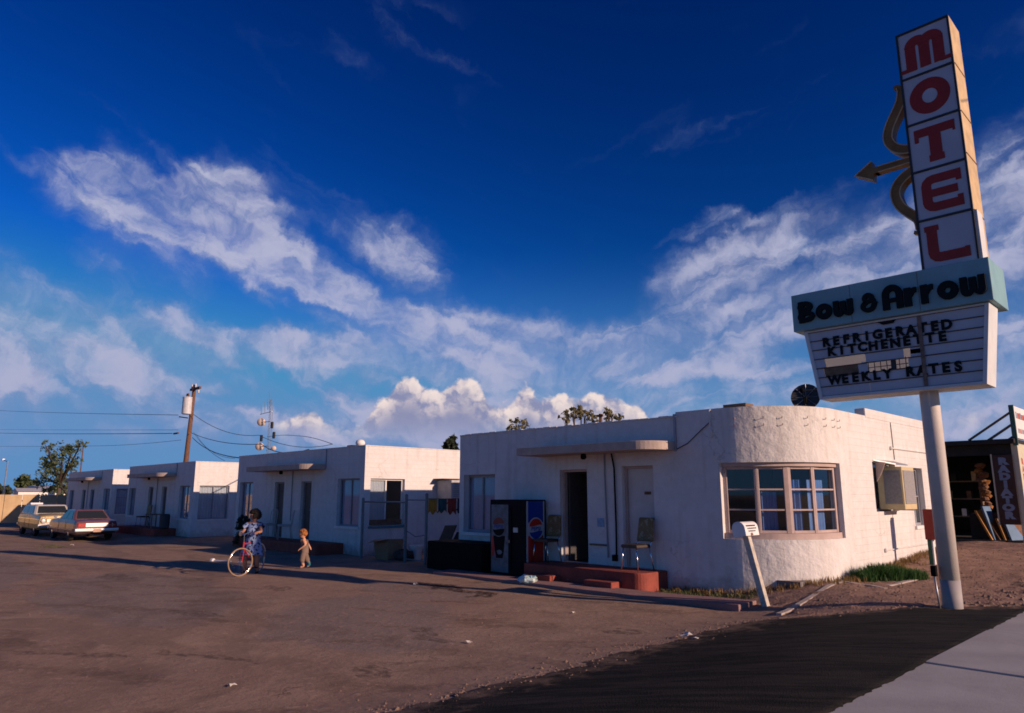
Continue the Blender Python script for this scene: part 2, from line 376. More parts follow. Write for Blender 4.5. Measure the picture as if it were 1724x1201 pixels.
def ground_mat():
    m, t, b = newmat('lot_ground'); nd, lk = t.nodes, t.links
    def nn(ty, **kw):
        n = nd.new(ty)
        for k, v in kw.items():
            if k in n.inputs: n.inputs[k].default_value = v
            else: setattr(n, k, v)
        return n
    def noise(vec, s, d=6, r=.6): n = nn('ShaderNodeTexNoise', Scale=s, Detail=d, Roughness=r); lk.new(vec, n.inputs['Vector']); return n.outputs[0]
    def mr(v, a, c, lo=0, hi=1):
        n = nd.new('ShaderNodeMapRange'); n.interpolation_type = 'SMOOTHSTEP'; lk.new(v, n.inputs[0])
        for i, q in zip((1, 2, 3, 4), (a, c, lo, hi)): n.inputs[i].default_value = q
        return n.outputs[0]
    def mix(f, a, c):
        n = nd.new('ShaderNodeMix'); n.data_type = 'RGBA'; lk.new(f, n.inputs[0])
        for i, q in ((6, a), (7, c)):
            if isinstance(q, tuple): n.inputs[i].default_value = (*q, 1)
            else: lk.new(q, n.inputs[i])
        return n.outputs[2]
    def ma(op, a, c):
        n = nn('ShaderNodeMath', operation=op)
        for i, q in enumerate((a, c)):
            if isinstance(q, (int, float)): n.inputs[i].default_value = q
            else: lk.new(q, n.inputs[i])
        return n.outputs[0]
    ge = nn('ShaderNodeNewGeometry'); P = ge.outputs['Position']
    wob = nn('ShaderNodeVectorMath', operation='SCALE'); wob.inputs['Scale'].default_value = 2.2
    nc = nn('ShaderNodeTexNoise', Scale=.55, Detail=7, Roughness=.6); lk.new(P, nc.inputs['Vector'])
    sb = nn('ShaderNodeVectorMath', operation='SUBTRACT'); lk.new(nc.outputs[1], sb.inputs[0]); sb.inputs[1].default_value = (.5, .5, .5); lk.new(sb.outputs[0], wob.inputs[0])
    ad = nn('ShaderNodeVectorMath', operation='ADD'); lk.new(P, ad.inputs[0]); lk.new(wob.outputs[0], ad.inputs[1]); PW = ad.outputs[0]
    big, mid, fin, gr = noise(P, .22, 5), noise(P, 1.3, 8, .65), noise(P, 9, 7, .65), noise(P, 75, 4, .7)
    ms = nn('ShaderNodeMapping', vector_type='TEXTURE'); ms.inputs['Rotation'].default_value = (0, 0, R(30)); ms.inputs['Scale'].default_value = (2.3, .55, 1); lk.new(PW, ms.inputs['Vector'])
    stk = noise(ms.outputs[0], 1.0, 8, .65)
    base = mix(mr(mid, .3, .7), (0.263, 0.176, 0.126), (0.363, 0.254, 0.181))
    base = mix(mr(big, .40, .68, 0, .7), base, (0.299, 0.192, 0.139))
    # worn patches of old grey asphalt
    def patch(cx, cy, rx, ry, rot):
        mp = nn('ShaderNodeMapping', vector_type='TEXTURE'); lk.new(PW, mp.inputs['Vector']); mp.inputs['Location'].default_value = (cx, cy, 0)
        mp.inputs['Rotation'].default_value = (0, 0, R(rot)); mp.inputs['Scale'].default_value = (rx, ry, 1000)
        ln = nn('ShaderNodeVectorMath', operation='LENGTH'); lk.new(mp.outputs[0], ln.inputs[0]); return mr(ln.outputs['Value'], .84, 1.02, 1, 0)
    pt = None
    for a in ((-14.5, 4.6, 4.3, 1.7, -12), (-9.2, 6.2, 2.6, 1.5, -20), (-22, 3.0, 6, 1.5, -8), (-11.2, 8.4, 1.6, .8, -10)):
        q_ = patch(*a); pt = q_ if pt is None else ma('MAXIMUM', pt, q_)
    base = mix(ma('MULTIPLY', pt, .80), base, (0.238, 0.181, 0.155))
    base = mix(mr(stk, .50, .70, 0, .80), base, (0.152, 0.097, 0.068))
    base = mix(mr(noise(ms.outputs[0], 2.3, 9, .7), .62, .78, 0, .7), base, (0.446, 0.307, 0.220))
    vo = nn('ShaderNodeTexVoronoi', Scale=.30); vo.feature = 'DISTANCE_TO_EDGE'; lk.new(PW, vo.inputs['Vector'])
    base = mix(ma('MULTIPLY', mr(vo.outputs['Distance'], 0, .007, .7, 0), mr(mid, .54, .66)), base, (0.071, 0.046, 0.035))
    base = mix(mr(fin, .54, .68, 0, .62), base, (0.437, 0.298, 0.220))
    base = mix(mr(gr, .56, .70, 0, .62), base, (0.474, 0.342, 0.257))
    base = mix(mr(gr, .30, .45, .75, 0), base, (0.143, 0.095, 0.070))
    def track(cx, cy, r_, w):
        mp = nn('ShaderNodeVectorMath', operation='SUBTRACT'); lk.new(PW, mp.inputs[0]); mp.inputs[1].default_value = (cx, cy, 0)
        fl_ = nn('ShaderNodeVectorMath', operation='MULTIPLY'); lk.new(mp.outputs[0], fl_.inputs[0]); fl_.inputs[1].default_value = (1, 1, 0)
        ln = nn('ShaderNodeVectorMath', operation='LENGTH'); lk.new(fl_.outputs[0], ln.inputs[0])
        d_ = nn('ShaderNodeMath', operation='ABSOLUTE'); lk.new(ma('SUBTRACT', ln.outputs['Value'], r_), d_.inputs[0]); return mr(d_.outputs[0], w * .3, w, 1, 0)
    tk = None
    for a in ((-6, -7, 11.0, .28), (-6, -7, 12.6, .28), (-16, -9, 13.4, .3), (-16, -9, 15.0, .3), (-30, -30, 37.5, .35), (-30, -30, 39.2, .35)):
        q_ = track(*a); tk = q_ if tk is None else ma('MAXIMUM', tk, q_)
    base = mix(ma('MULTIPLY', tk, mr(mid, .38, .66, .05, .55)), base, (0.152, 0.101, 0.075))
    st_ = None
    for a in ((-8.2, 3.6, .7, .16, 12), (-6.6, 4.5, .35, .2, 0), (-9.5, 2.6, .9, .14, 25), (-7.4, 6.2, .5, .22, -30), (-11.5, 4.4, .8, .2, 20), (-13.5, 6.9, .6, .25, 0), (-6.1, 7.9, .4, .16, 10), (-17.5, 5.2, .9, .25, -10)):
        q_ = patch(*a); st_ = q_ if st_ is None else ma('MAXIMUM', st_, q_)
    base = mix(ma('MULTIPLY', st_, mr(fin, .38, .62, 0, .75)), base, (0.087, 0.058, 0.044))
    # oil drips by the step
    oil = patch(-10.9, 9.0, 1.4, .22, -14)
    base = mix(ma('MULTIPLY', oil, mr(fin, .35, .55)), base, (0.057, 0.035, 0.026))
    lk.new(base, b.inputs['Base Color']); b.inputs['Roughness'].default_value = .93; b.inputs['Specular IOR Level'].default_value = .15
    h = ma('ADD', ma('MULTIPLY', mid, .6), ma('ADD', ma('MULTIPLY', fin, .35), ma('MULTIPLY', gr, .12)))
    bp = nd.new('ShaderNodeBump'); bp.inputs['Strength'].default_value = .7; bp.inputs['Distance'].default_value = .05
    lk.new(h, bp.inputs['Height']); lk.new(bp.outputs[0], b.inputs['Normal'])
    return m

def glass_mat(name, tint=(.86, .9, .94), refl=.8):
    m, t, b = newmat(name); nd, lk = t.nodes, t.links; nd.remove(b); out = nd['Material Output']
    tr = nd.new('ShaderNodeBsdfTransparent'); tr.inputs[0].default_value = (*tint, 1)
    gl = nd.new('ShaderNodeBsdfGlossy'); gl.inputs['Roughness'].default_value = .03; gl.inputs[0].default_value = (refl, refl, refl, 1)
    tcn = nd.new('ShaderNodeTexCoord'); no = nd.new('ShaderNodeTexNoise'); no.inputs['Scale'].default_value = 3; lk.new(tcn.outputs['Object'], no.inputs['Vector'])
    bp = nd.new('ShaderNodeBump'); bp.inputs['Strength'].default_value = .06; lk.new(no.outputs[0], bp.inputs['Height']); lk.new(bp.outputs[0], gl.inputs['Normal'])
    lw = nd.new('ShaderNodeLayerWeight'); lw.inputs[0].default_value = .5; pw = nd.new('ShaderNodeMath'); pw.operation = 'POWER'; lk.new(lw.outputs['Facing'], pw.inputs[0]); pw.inputs[1].default_value = 3.5
    fn = nd.new('ShaderNodeMath'); fn.operation = 'MULTIPLY_ADD'; lk.new(pw.outputs[0], fn.inputs[0]); fn.inputs[1].default_value = .75; fn.inputs[2].default_value = .045
    mx = nd.new('ShaderNodeMixShader'); lk.new(fn.outputs[0], mx.inputs[0]); lk.new(tr.outputs[0], mx.inputs[1]); lk.new(gl.outputs[0], mx.inputs[2]); lk.new(mx.outputs[0], out.inputs[0])
    return m
def leaf_mat(name, c1, c2, trans=.35):
    m, t, b = newmat(name); nd, lk = t.nodes, t.links
    ge = nd.new('ShaderNodeNewGeometry'); n = nd.new('ShaderNodeTexNoise'); n.inputs['Scale'].default_value = 1.3; n.inputs['Detail'].default_value = 5; lk.new(ge.outputs['Position'], n.inputs['Vector'])
    mr = nd.new('ShaderNodeMapRange'); mr.inputs[1].default_value = .3; mr.inputs[2].default_value = .7; lk.new(n.outputs[0], mr.inputs[0])
    mx = nd.new('ShaderNodeMix'); mx.data_type = 'RGBA'; lk.new(mr.outputs[0], mx.inputs[0]); mx.inputs[6].default_value = (*c1, 1); mx.inputs[7].default_value = (*c2, 1)
    lk.new(mx.outputs[2], b.inputs['Base Color']); b.inputs['Roughness'].default_value = .65
    tl = nd.new('ShaderNodeBsdfTranslucent'); lk.new(mx.outputs[2], tl.inputs[0])
    ms = nd.new('ShaderNodeMixShader'); ms.inputs[0].default_value = trans; lk.new(b.outputs[0], ms.inputs[1]); lk.new(tl.outputs[0], ms.inputs[2]); lk.new(ms.outputs[0], nd['Material Output'].inputs[0])
    return m

m_wall1 = wall_mat('painted_stucco', False, 1.5, .69)
m_wall1s = wall_mat('painted_block_office', True, .7, .72)
m_wall = wall_mat('painted_block', True, .55, .70)
m_ground = ground_mat()
m_roof = M('roof_tar', (.09, .085, .08), .95, bump=.3)
m_canopy = M('canopy_plaster', (.44, .36, .31), .85, var=.15, bump=.25, bs=30)
m_red = M('red_painted_concrete', (.26, .060, .042), .8, var=.25, vs=4, bump=.4, bs=40, col2=(.42, .30, .22), thr=(.66, .72))
m_frame = M('window_frame_paint', (.47, .36, .32), .7, var=.12, bump=.15)
m_frame2 = M('grey_frame_paint', (.30, .30, .32), .7, var=.15)
m_white = M('white_paint', (.78, .76, .73), .6, var=.08, bump=.1)
m_door = M('cream_door_paint', (.60, .56, .52), .6, var=.08)
m_door_dark = M('dark_door', (.10, .085, .08), .6, var=.2)
m_glass = glass_mat('window_glass')
m_curt = M('curtain_cloth', (.50, .54, .62), .95, var=.12, vs=3, bump=.2)
m_curt_w = M('pale_shade_cloth', (.68, .66, .63), .95, var=.10, vs=2)
m_curt_b = M('blue_curtain_cloth', (.20, .33, .60), .95, var=.18, vs=3, bump=.2)
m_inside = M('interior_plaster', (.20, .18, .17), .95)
m_black = M('black_paint', (.008, .008, .009), .8, var=.3, spec=.08)
m_steel = M('galvanised_steel', (.42, .43, .44), .45, .8, var=.15)
m_pipe = M('grey_pipe_paint', (.34, .35, .38), .6, .2)
m_chrome = M('chrome', (.85, .83, .80), .16, 1.0, var=.05)
m_rust = M('rusty_steel', (.20, .10, .055), .85, .2, var=.35, vs=9)
m_wood = M('weathered_wood', (.20, .135, .085), .9, var=.3, vs=7, bump=.4)
m_polew = M('brown_utility_wood', (.155, .080, .050), .9, var=.3, vs=7)
m_cardb = M('cardboard', (.33, .19, .10), .9, var=.15)
m_rubber = M('black_rubber', (.02, .02, .02), .8)
m_wire = M('black_wire', (.03, .03, .035), .7)

# ------------------------------------------------------------------ ground
def sm(a, b, x):
    t = max(0, min(1, (x - a) / (b - a))); return t * t * (3 - 2 * t)
def hsh(i, j):
    v = math.sin(i * 127.1 + j * 311.7) * 43758.5453; return v - math.floor(v)
def vn(x, y):
    i, j = math.floor(x), math.floor(y); fx, fy = x - i, y - j; fx, fy = fx * fx * (3 - 2 * fx), fy * fy * (3 - 2 * fy)
    return (hsh(i, j) * (1 - fx) + hsh(i + 1, j) * fx) * (1 - fy) + (hsh(i, j + 1) * (1 - fx) + hsh(i + 1, j + 1) * fx) * fy
def fbm(x, y, o=4):
    s, a, t = 0, .5, 0
    for k in range(o): s += a * vn(x, y); t += a; a *= .5; x, y = x * 2.03 + 17.3, y * 2.03 + 5.1
    return s / t
def zt0(x, y):
    k = sm(10, 13.5, y); xs, xe = -6.2 - 2.0 * k, -2.6 - 2.8 * k
    z = .25 * sm(xs, xe, x)
    z -= .20 * sm(27, 33, -x) * sm(-11.0, -9.9, -y)
    return z + .22 * sm(14, 18.5, y) * sm(-9, -5.5, x)
def zt(x, y):
    r = math.hypot(x, y)
    if -2.25 < x < 14: return .10
    return zt0(x, y) + (fbm(x * .7, y * .7, 3) - .5) * .05 * (1 - sm(25, 60, r)) * (1 - sm(-3.2, -2.4, x) * (1 - sm(15, 18, y)))
def spaced(lo, hi, step, far, g=1.35):
    c = []; x = lo
    while x <= hi + 1e-6: c.append(x); x += step
    a, s, x = [], step, lo
    while x > -far: s *= g; x -= s; a.append(x)
    b, s, x = [], step, c[-1]
    while x < far: s *= g; x += s; b.append(x)
    return a[::-1] + c + b
gx, gy = spaced(-34, 4, .22, 4000), spaced(0, 22, .22, 4000)
mb = MB(); nx = len(gx)
mb.v = [(x, y, zt(x, y)) for y in gy for x in gx]
mb.f = [(j * nx + i, j * nx + i + 1, (j + 1) * nx + i + 1, (j + 1) * nx + i) for j in range(len(gy) - 1) for i in range(nx - 1)]; mb.m = [0] * len(mb.f)
tag(mb.obj('ground', m_ground, smooth=True, fix=False), kind='structure')

def sheet(name, mat, inside, x0, x1, y0, y1, st, lift, disp=None, edge=.05):
    """a ragged-edged sheet lying on the ground"""
    mb = MB(); ix = {}; nx = int((x1 - x0) / st) + 1; ny = int((y1 - y0) / st) + 1
    keep = set()
    for j in range(ny):
        for i in range(nx):
            x, y = x0 + (i + .5) * st, y0 + (j + .5) * st
            if inside(x, y) > 0: keep.add((i, j))
    def vid(i, j):
        if (i, j) not in ix:
            x, y = x0 + i * st, y0 + j * st
            full = all(k in keep for k in ((i, j), (i - 1, j), (i, j - 1), (i - 1, j - 1)))
            z = zt(x, y) + (lift + (disp(x, y) if disp else 0) if full else -.012)
            ix[(i, j)] = len(mb.v); mb.v.append((x + (hsh(i, j) - .5) * st * .7, y + (hsh(j, i + 9) - .5) * st * .7, z))
        return ix[(i, j)]
    for i, j in sorted(keep): mb.f.append((vid(i, j), vid(i + 1, j), vid(i + 1, j + 1), vid(i, j + 1)))
    mb.m = [0] * len(mb.f)
    return tag(mb.obj(name, mat, smooth=True, fix=False), kind='structure')
WX = -2.30                                                # edge of the pavement
def apron_in(x, y):
    left = -5.05 + (fbm(y * 1.1, 3.3) - .5) * .22 + (fbm(y * 7, 8.3) - .5) * .22
    far = 9.75 + (x + 4.75) * 1.04 + (fbm(x * 3, 1.7) - .5) * .25 + (fbm(x * 14, 6.7) - .5) * .12
    if x > -3.1: far += (x + 3.1) * 1.6
    return min(x - left, far - y, WX + .2 - x)
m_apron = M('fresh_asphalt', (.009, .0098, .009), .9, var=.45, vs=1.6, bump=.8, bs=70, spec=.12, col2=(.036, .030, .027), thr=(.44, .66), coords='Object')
# stretch the worn streaks of the asphalt along the way cars turn in
for n in m_apron.node_tree.nodes:
    if n.type == 'TEX_NOISE' and n.inputs['Scale'].default_value < 5:
        mp = m_apron.node_tree.nodes.new('ShaderNodeMapping'); mp.vector_type = 'TEXTURE'; mp.inputs['Scale'].default_value = (2.6, .30, 1); mp.inputs['Rotation'].default_value = (0, 0, R(38))
        src = n.inputs['Vector'].links[0].from_socket; m_apron.node_tree.links.new(src, mp.inputs['Vector']); m_apron.node_tree.links.new(mp.outputs[0], n.inputs['Vector'])
def dusty_edges():
    t = m_apron.node_tree; nd, lk = t.nodes, t.links; b = nd['Principled BSDF']; old = b.inputs['Base Color'].links[0].from_socket
    def ma(op, a, c, clamp=False):
        n = nd.new('ShaderNodeMath'); n.operation = op; n.use_clamp = clamp
        for i, q in enumerate((a, c)):
            if isinstance(q, (int, float)): n.inputs[i].default_value = q
            else: lk.new(q, n.inputs[i])
        return n.outputs[0]
    g = nd.new('ShaderNodeNewGeometry'); sp = nd.new('ShaderNodeSeparateXYZ'); lk.new(g.outputs['Position'], sp.inputs[0])
    e1 = ma('SUBTRACT', 1.0, ma('DIVIDE', ma('ADD', sp.outputs[0], 5.10), 1.0), True)
    e2 = ma('SUBTRACT', 1.0, ma('DIVIDE', ma('SUBTRACT', ma('ADD', ma('MULTIPLY', sp.outputs[0], 1.04), 14.69), sp.outputs[1]), .7), True)
    n = nd.new('ShaderNodeTexNoise'); n.inputs['Scale'].default_value = 3.2; n.inputs['Detail'].default_value = 9; n.inputs['Roughness'].default_value = .72; lk.new(g.outputs['Position'], n.inputs['Vector'])
    f = ma('ADD', ma('MULTIPLY', ma('MAXIMUM', e1, e2), .36), n.outputs[0])
    mr = nd.new('ShaderNodeMapRange'); mr.inputs[1].default_value = .66; mr.inputs[2].default_value = .86; mr.inputs[4].default_value = .8; lk.new(f, mr.inputs[0])
    mx = nd.new('ShaderNodeMix'); mx.data_type = 'RGBA'; lk.new(mr.outputs[0], mx.inputs[0]); lk.new(old, mx.inputs[6]); mx.inputs[7].default_value = (.19, .13, .098, 1); lk.new(mx.outputs[2], b.inputs['Base Color'])
dusty_edges()
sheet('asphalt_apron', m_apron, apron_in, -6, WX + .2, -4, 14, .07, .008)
m_dirt = M('loose_dirt', (.30, .19, .14), .95, var=.30, vs=3, bump=1.0, bs=26, spec=.1, col2=(.30, .20, .15), thr=(.56, .66))
def dirt_in(x, y):
    if x < -7.0: return -1
    near = 9.7 + (x + 4.75) * 1.04 if x > -4.9 else 10.55 + (x + 4.9) * .1
    return min(y - near + (fbm(x * 2, y * 2) - .5) * .3, 23.9 - y, x + 6.4 + (fbm(y * 2, 4) - .5) * .4, WX - x)
sheet('dirt_yard', m_dirt, dirt_in, -7, WX + .02, 8, 24, .07, .012,
      lambda x, y: .10 * max(0, fbm(x * 5.5, y * 5.5, 3) - .56) + .12 * max(0, fbm(x * 3.2, y * 3.2, 3) - .5) * sm(-3.4, -2.6, x))
m_conc = M('pavement_concrete', (.35, .34, .335), .9, var=.14, vs=1.4, bump=.12, bs=60, col2=(.30, .285, .285), thr=(.55, .75))
pv = MB(); pv.box(WX + .02, -.52, -40, 90, .02, .19)
pav = tag(pv.obj('pavement', M('pavement_bed', (.16, .14, .13), .95)), kind='structure')
slab = None
ys = [-6.0 + 2.22 * k for k in range(16)]
slab_mb = MB(); slab_mb.box(WX, -.50, .012, 2.208, .17, .255)
for y in ys:
    if slab is None: slab = slab_mb.obj('slab', m_conc, pav, bevel=.012); slab.location.y = y + .21; o_ = slab
    else: o_ = slab.copy(); C.objects.link(o_); o_.location.y = y + .21
    o_.location.z = (hsh(int(y * 3), 2) - .5) * .012
rd = MB(); rd.box(-.30, 12, -300, 300, .0, .262); rd_o = rd.obj('road', M('road_asphalt', (.05, .048, .048), .9, var=.2, vs=3, bump=.5)); tag(rd_o, kind='structure')
kb = MB(); kb.box(-.50, -.30, -40, 90, .1, .30); tag(kb.obj('kerb', M('kerb_concrete', (.38, .35, .33), .9), bevel=.02), kind='structure')
# the narrow reddish walk in front of the office, with its own kerb edge
m_walk = M('reddish_concrete', (.29, .165, .150), .9, var=.2, vs=2.5, bump=.4, col2=(.23, .15, .14), thr=(.5, .7))
wk = MB(); X = -13.2
wl = []
while X < -5.3: wl.append(X); X += .5
top = [[(x, 10.46 - .06 * (x + 13.2) * .0 + (vn(x * 2, 1) - .5) * .03, zt(x, 10.4) - .05), (x, 10.46 + (vn(x * 2, 1) - .5) * .03, .060 + .05 * sm(-8, -5.3, x)), (x, 11.02, .070 + .05 * sm(-8, -5.3, x)), (x, 11.02, -.05)] for x in wl]
wk.loft(top, True, True); tag(wk.obj('front_walk', m_walk, bevel=.015), kind='structure')
m_edge = M('edging_concrete', (.40, .34, .30), .9, var=.2, bump=.4)
for a, b_, nm in (((1310, 1019), (1420, 982), 'concrete edging strip running from the mailbox foot to the wall'), ((1424, 986), (1492, 994), 'low row of edging stones in the dirt in front of the grass tuft'), ((1494, 993), (1548, 977), 'edging strip between the grass tuft and the sign pole')):
    p, q_ = pixZ(*a, .21), pixZ(*b_, .24); e = MB(); d = (q_ - p).normalized(); s_ = Vector((-d.y, d.x, 0)) * .038
    k = max(3, int((q_ - p).length / .35)); rings = []
    for i in range(k + 1):
        c_ = p.lerp(q_, i / k); z = zt(c_.x, c_.y) + .030 + (hsh(i, 3) - .5) * .03
        rings.append([(c_ - s_).to_tuple()[:2] + (z - .1,), (c_ + s_).to_tuple()[:2] + (z - .1,), (c_ + s_).to_tuple()[:2] + (z,), (c_ - s_).to_tuple()[:2] + (z,)])
    e.loft(rings); tag(e.obj('edging_strip', m_edge, org=tuple(p)), nm, 'edging', 'edging strips around the planting bed')

# ------------------------------------------------------------------ motel buildings
def wall_seg(mb, fn, s0, s1, z0, z1, holes, th, ds=None, mi=0, top=True):
    S_ = {s0, s1}; Z_ = {z0, z1}
    for h in holes: S_ |= {h[0], h[1]}; Z_ |= {h[2], h[3]}
    if ds:
        k = max(1, int(round((s1 - s0) / ds))); S_ |= {s0 + (s1 - s0) * i / k for i in range(1, k)}
    S_ = sorted(S_); Z_ = sorted(Z_)
    def q(sa, sb, za, zb, d0, d1):
        a, b = fn(sa), fn(sb)
        def p(t, d, z): return (t[0] - t[2] * d, t[1] - t[3] * d, z)
        return a, b, p
    for i in range(len(S_) - 1):
        a, b = fn(S_[i]), fn(S_[i + 1]); p = lambda t, d, z: (t[0] - t[2] * d, t[1] - t[3] * d, z)
        for j in range(len(Z_) - 1):
            sc_, zc = (S_[i] + S_[i + 1]) / 2, (Z_[j] + Z_[j + 1]) / 2
            if any(h[0] < sc_ < h[1] and h[2] < zc < h[3] for h in holes): continue
            za, zb = Z_[j], Z_[j + 1]
            mb.add([p(a, 0, za), p(b, 0, za), p(b, 0, zb), p(a, 0, zb)], [(0, 1, 2, 3)], mi)
            mb.add([p(a, th, za), p(b, th, za), p(b, th, zb), p(a, th, zb)], [(3, 2, 1, 0)], mi)
        if top: mb.add([p(a, 0, z1), p(b, 0, z1), p(b, th, z1), p(a, th, z1)], [(0, 1, 2, 3)], mi)
        for h in holes:
            if h[0] <= S_[i] and S_[i + 1] <= h[1]:
                mb.add([p(a, 0, h[2]), p(b, 0, h[2]), p(b, th, h[2]), p(a, th, h[2])], [(0, 1, 2, 3)], mi)
                mb.add([p(a, 0, h[3]), p(b, 0, h[3]), p(b, th, h[3]), p(a, th, h[3])], [(3, 2, 1, 0)], mi)
    for h in holes:
        for s_, fl in ((h[0], 0), (h[1], 1)):
            t = fn(s_); p = lambda d, z: (t[0] - t[2] * d, t[1] - t[3] * d, z)
            mb.add([p(0, h[2]), p(th, h[2]), p(th, h[3]), p(0, h[3])], [(0, 1, 2, 3) if fl else (3, 2, 1, 0)], mi)
front = lambda y: (lambda s: (s, y, 0, -1))
side = lambda x: (lambda s: (x, s, 1, 0))
left = lambda x: (lambda s: (x, s, -1, 0))
back = lambda y: (lambda s: (s, y, 0, 1))

def curtain(fr, a0, a1, c0, c1, b, name, mat, par, folds=9, amp=.02):
    mb = MB(); n = folds * 4
    pts = [(a0 + (a1 - a0) * i / n, b + amp * math.sin(i * math.pi / 2 + .6 * math.sin(i * .7))) for i in range(n + 1)]
    mb.add([fr.p(a, d, z) for z in (c0, c1) for a, d in pts], [(i, i + 1, n + 2 + i, n + 1 + i) for i in range(n)])
    return mb.obj(name, mat, par, smooth=True, fix=False)
def window(par, fr, a0, a1, c0, c1, cols=2, rows=1, fw=.055, depth=.10, mf=None, cur=None, sill=True, curspan=(0, 1, 0, 1), mw=.04, mh=.03):
    mf = mf or m_frame2; d = -depth
    mb = MB()
    mb.fbox(fr, a0, a0 + fw, d - .05, d, c0, c1); mb.fbox(fr, a1 - fw, a1, d - .05, d, c0, c1)
    mb.fbox(fr, a0 + fw, a1 - fw, d - .05, d, c0, c0 + fw); mb.fbox(fr, a0 + fw, a1 - fw, d - .05, d, c1 - fw, c1)
    w = mb.obj('window', mf, par, bevel=.004, seg=1)
    i0, i1, j0, j1 = a0 + fw, a1 - fw, c0 + fw, c1 - fw
    for k in range(1, cols):
        x = i0 + (i1 - i0) * k / cols; q_ = MB(); q_.fbox(fr, x - mw / 2, x + mw / 2, d - .045, d - .004, j0, j1); q_.obj('mullion', mf, w)
    for k in range(1, rows):
        z = j0 + (j1 - j0) * k / rows; q_ = MB(); q_.fbox(fr, i0, i1, d - .042, d - .008, z - mh / 2, z + mh / 2); q_.obj('glazing_bar', mf, w)
    for i in range(cols):
        for k in range(rows):
            q_ = MB(); xa, xb = i0 + (i1 - i0) * i / cols, i0 + (i1 - i0) * (i + 1) / cols; za, zb = j0 + (j1 - j0) * k / rows, j0 + (j1 - j0) * (k + 1) / rows
            q_.fbox(fr, xa, xb, d - .030, d - .026, za, zb); q_.obj('pane', m_glass, w)
    if cur:
        L, H_ = i1 - i0, j1 - j0
        curtain(fr, i0 + L * curspan[0], i0 + L * curspan[1], j0 + H_ * curspan[2], j0 + H_ * curspan[3], d - .07, 'curtain', cur, w, max(3, int(L * 9)))
    if sill:
        q_ = MB(); q_.fbox(fr, a0 - .04, a1 + .04, -.08, .045, c0 - .075, c0 - .002); q_.obj('sill', m_white if sill == 1 else sill, w, bevel=.008)
    return w
def door(par, fr, a0, a1, c0, c1, mat, mf, depth=.16, number=None):
    mb = MB(); fw = .05; d = -depth
    mb.fbox(fr, a0, a0 + fw, d - .06, d + .05, c0, c1); mb.fbox(fr, a1 - fw, a1, d - .06, d + .05, c0, c1); mb.fbox(fr, a0 + fw, a1 - fw, d - .06, d + .05, c1 - fw, c1)
    mb.fbox(fr, a0 + fw, a1 - fw, d - .04, d, c0, c1 - fw, 1)
    o = mb.obj('door', [mf, mat], par, bevel=.004, seg=1)
    k = MB(); k.lathe(fr.p(a1 - fw - .07, d, c0 + .95), [(.012, 0), (.012, .03), (.03, .035), (.032, .06), (.018, .075)], 10, -(-fr.n)); k.obj('knob', m_steel, o, smooth=True)
    if number:
        p_ = MB(); p_.fbox(fr, (a0 + a1) / 2 + .06, (a0 + a1) / 2 + .22, d + .001, d + .006, c0 + 1.42, c0 + 1.48); p_.obj('door_plate', m_rust, o)
    return o
def canopy(par, x0, x1, y0, z0, z1, rad, lamp=True):
    pts = [(x0, 11.99), (x0, y0), (x1 - rad, y0)] + [(x1 - rad + rad * math.sin(R(t)), y0 + rad - rad * math.cos(R(t))) for t in range(9, 91, 9)] + [(x1, 11.99)]
    mb = MB(); mb.loft([[(x, y, z0) for x, y in pts], [(x, y, z1) for x, y in pts]])
    o = mb.obj('canopy', m_canopy, par, bevel=.01)
    if lamp:
        q_ = MB(); xm = (x0 + x1) / 2 - .2; q_.lathe((xm, 11.62, z0 - .12), [(.03, 0), (.06, .02), (.065, .08), (.045, .12)], 12); q_.obj('lamp', m_black, o, smooth=True)
    return o
def stoop(par, x0, x1, y0, h, rad):
    pts = [(x0, 12.0), (x0, y0), (x1 - rad, y0)] + [(x1 - rad + rad * math.sin(R(t)), y0 + rad - rad * math.cos(R(t))) for t in range(15, 91, 15)] + [(x1, 12.0)]
    mb = MB(); mb.loft([[(x, y, -.1) for x, y in pts], [(x, y, h) for x, y in pts]])
    return mb.obj('stoop', m_red, par, bevel=.02)

# --- the office with its rounded bay
b1 = thing('motel_office', 'white stucco motel office with rounded corner bay window at the street end of the row', 'building', (-10, 12, 0))
BX0, BXS, BR, BY = -14.12, -5.30, 1.60, 12.0
bc = (BXS - BR, BY + BR)
def arc(s):
    if s <= BR * math.pi / 2: t = s / BR; return (bc[0] + BR * math.sin(t), bc[1] - BR * math.cos(t), math.sin(t), -math.cos(t))
    return (BXS, bc[1] + s - BR * math.pi / 2, 1, 0)
AL = BR * math.pi / 2
def px_of(x, y, z):
    s_, c_ = math.sin(HEAD), math.cos(HEAD); r = x * c_ + y * s_; f = -x * s_ + y * c_; zz = z - EYE
    return 862 + FPX * r / (f * math.cos(PITCH) + zz * math.sin(PITCH))
def s_at(px, z=1.6):
    lo, hi = 0.0, AL + 1.5
    for _ in range(40):
        m_ = (lo + hi) / 2; a = arc(m_)
        if px_of(a[0], a[1], z) < px: lo = m_
        else: hi = m_
    return (lo + hi) / 2
BZ0, BZ1 = .98, 2.33
bs0, bs1 = s_at(1215), s_at(1419)
mb = MB()
hw = (-13.95, -12.80, .85, 2.25); hdl = (-10.70, -9.92, .34, 2.30); hdr = (-9.00, -8.23, .34, 2.33)
wall_seg(mb, front(BY), BX0, -7.66, -.2, 3.25, [hw, hdl, hdr], .22)
wall_seg(mb, front(BY), -7.66, bc[0], -.2, 3.34, [], .22)
wall_seg(mb, arc, 0, AL + .60, -.2, 3.34, [(bs0, bs1, BZ0, BZ1)], .22, .09)
Y2 = bc[1] + .60
hc = (15.45, 16.80, 1.42, 2.42); hs_ = (17.75, 18.60, 1.08, 2.36)
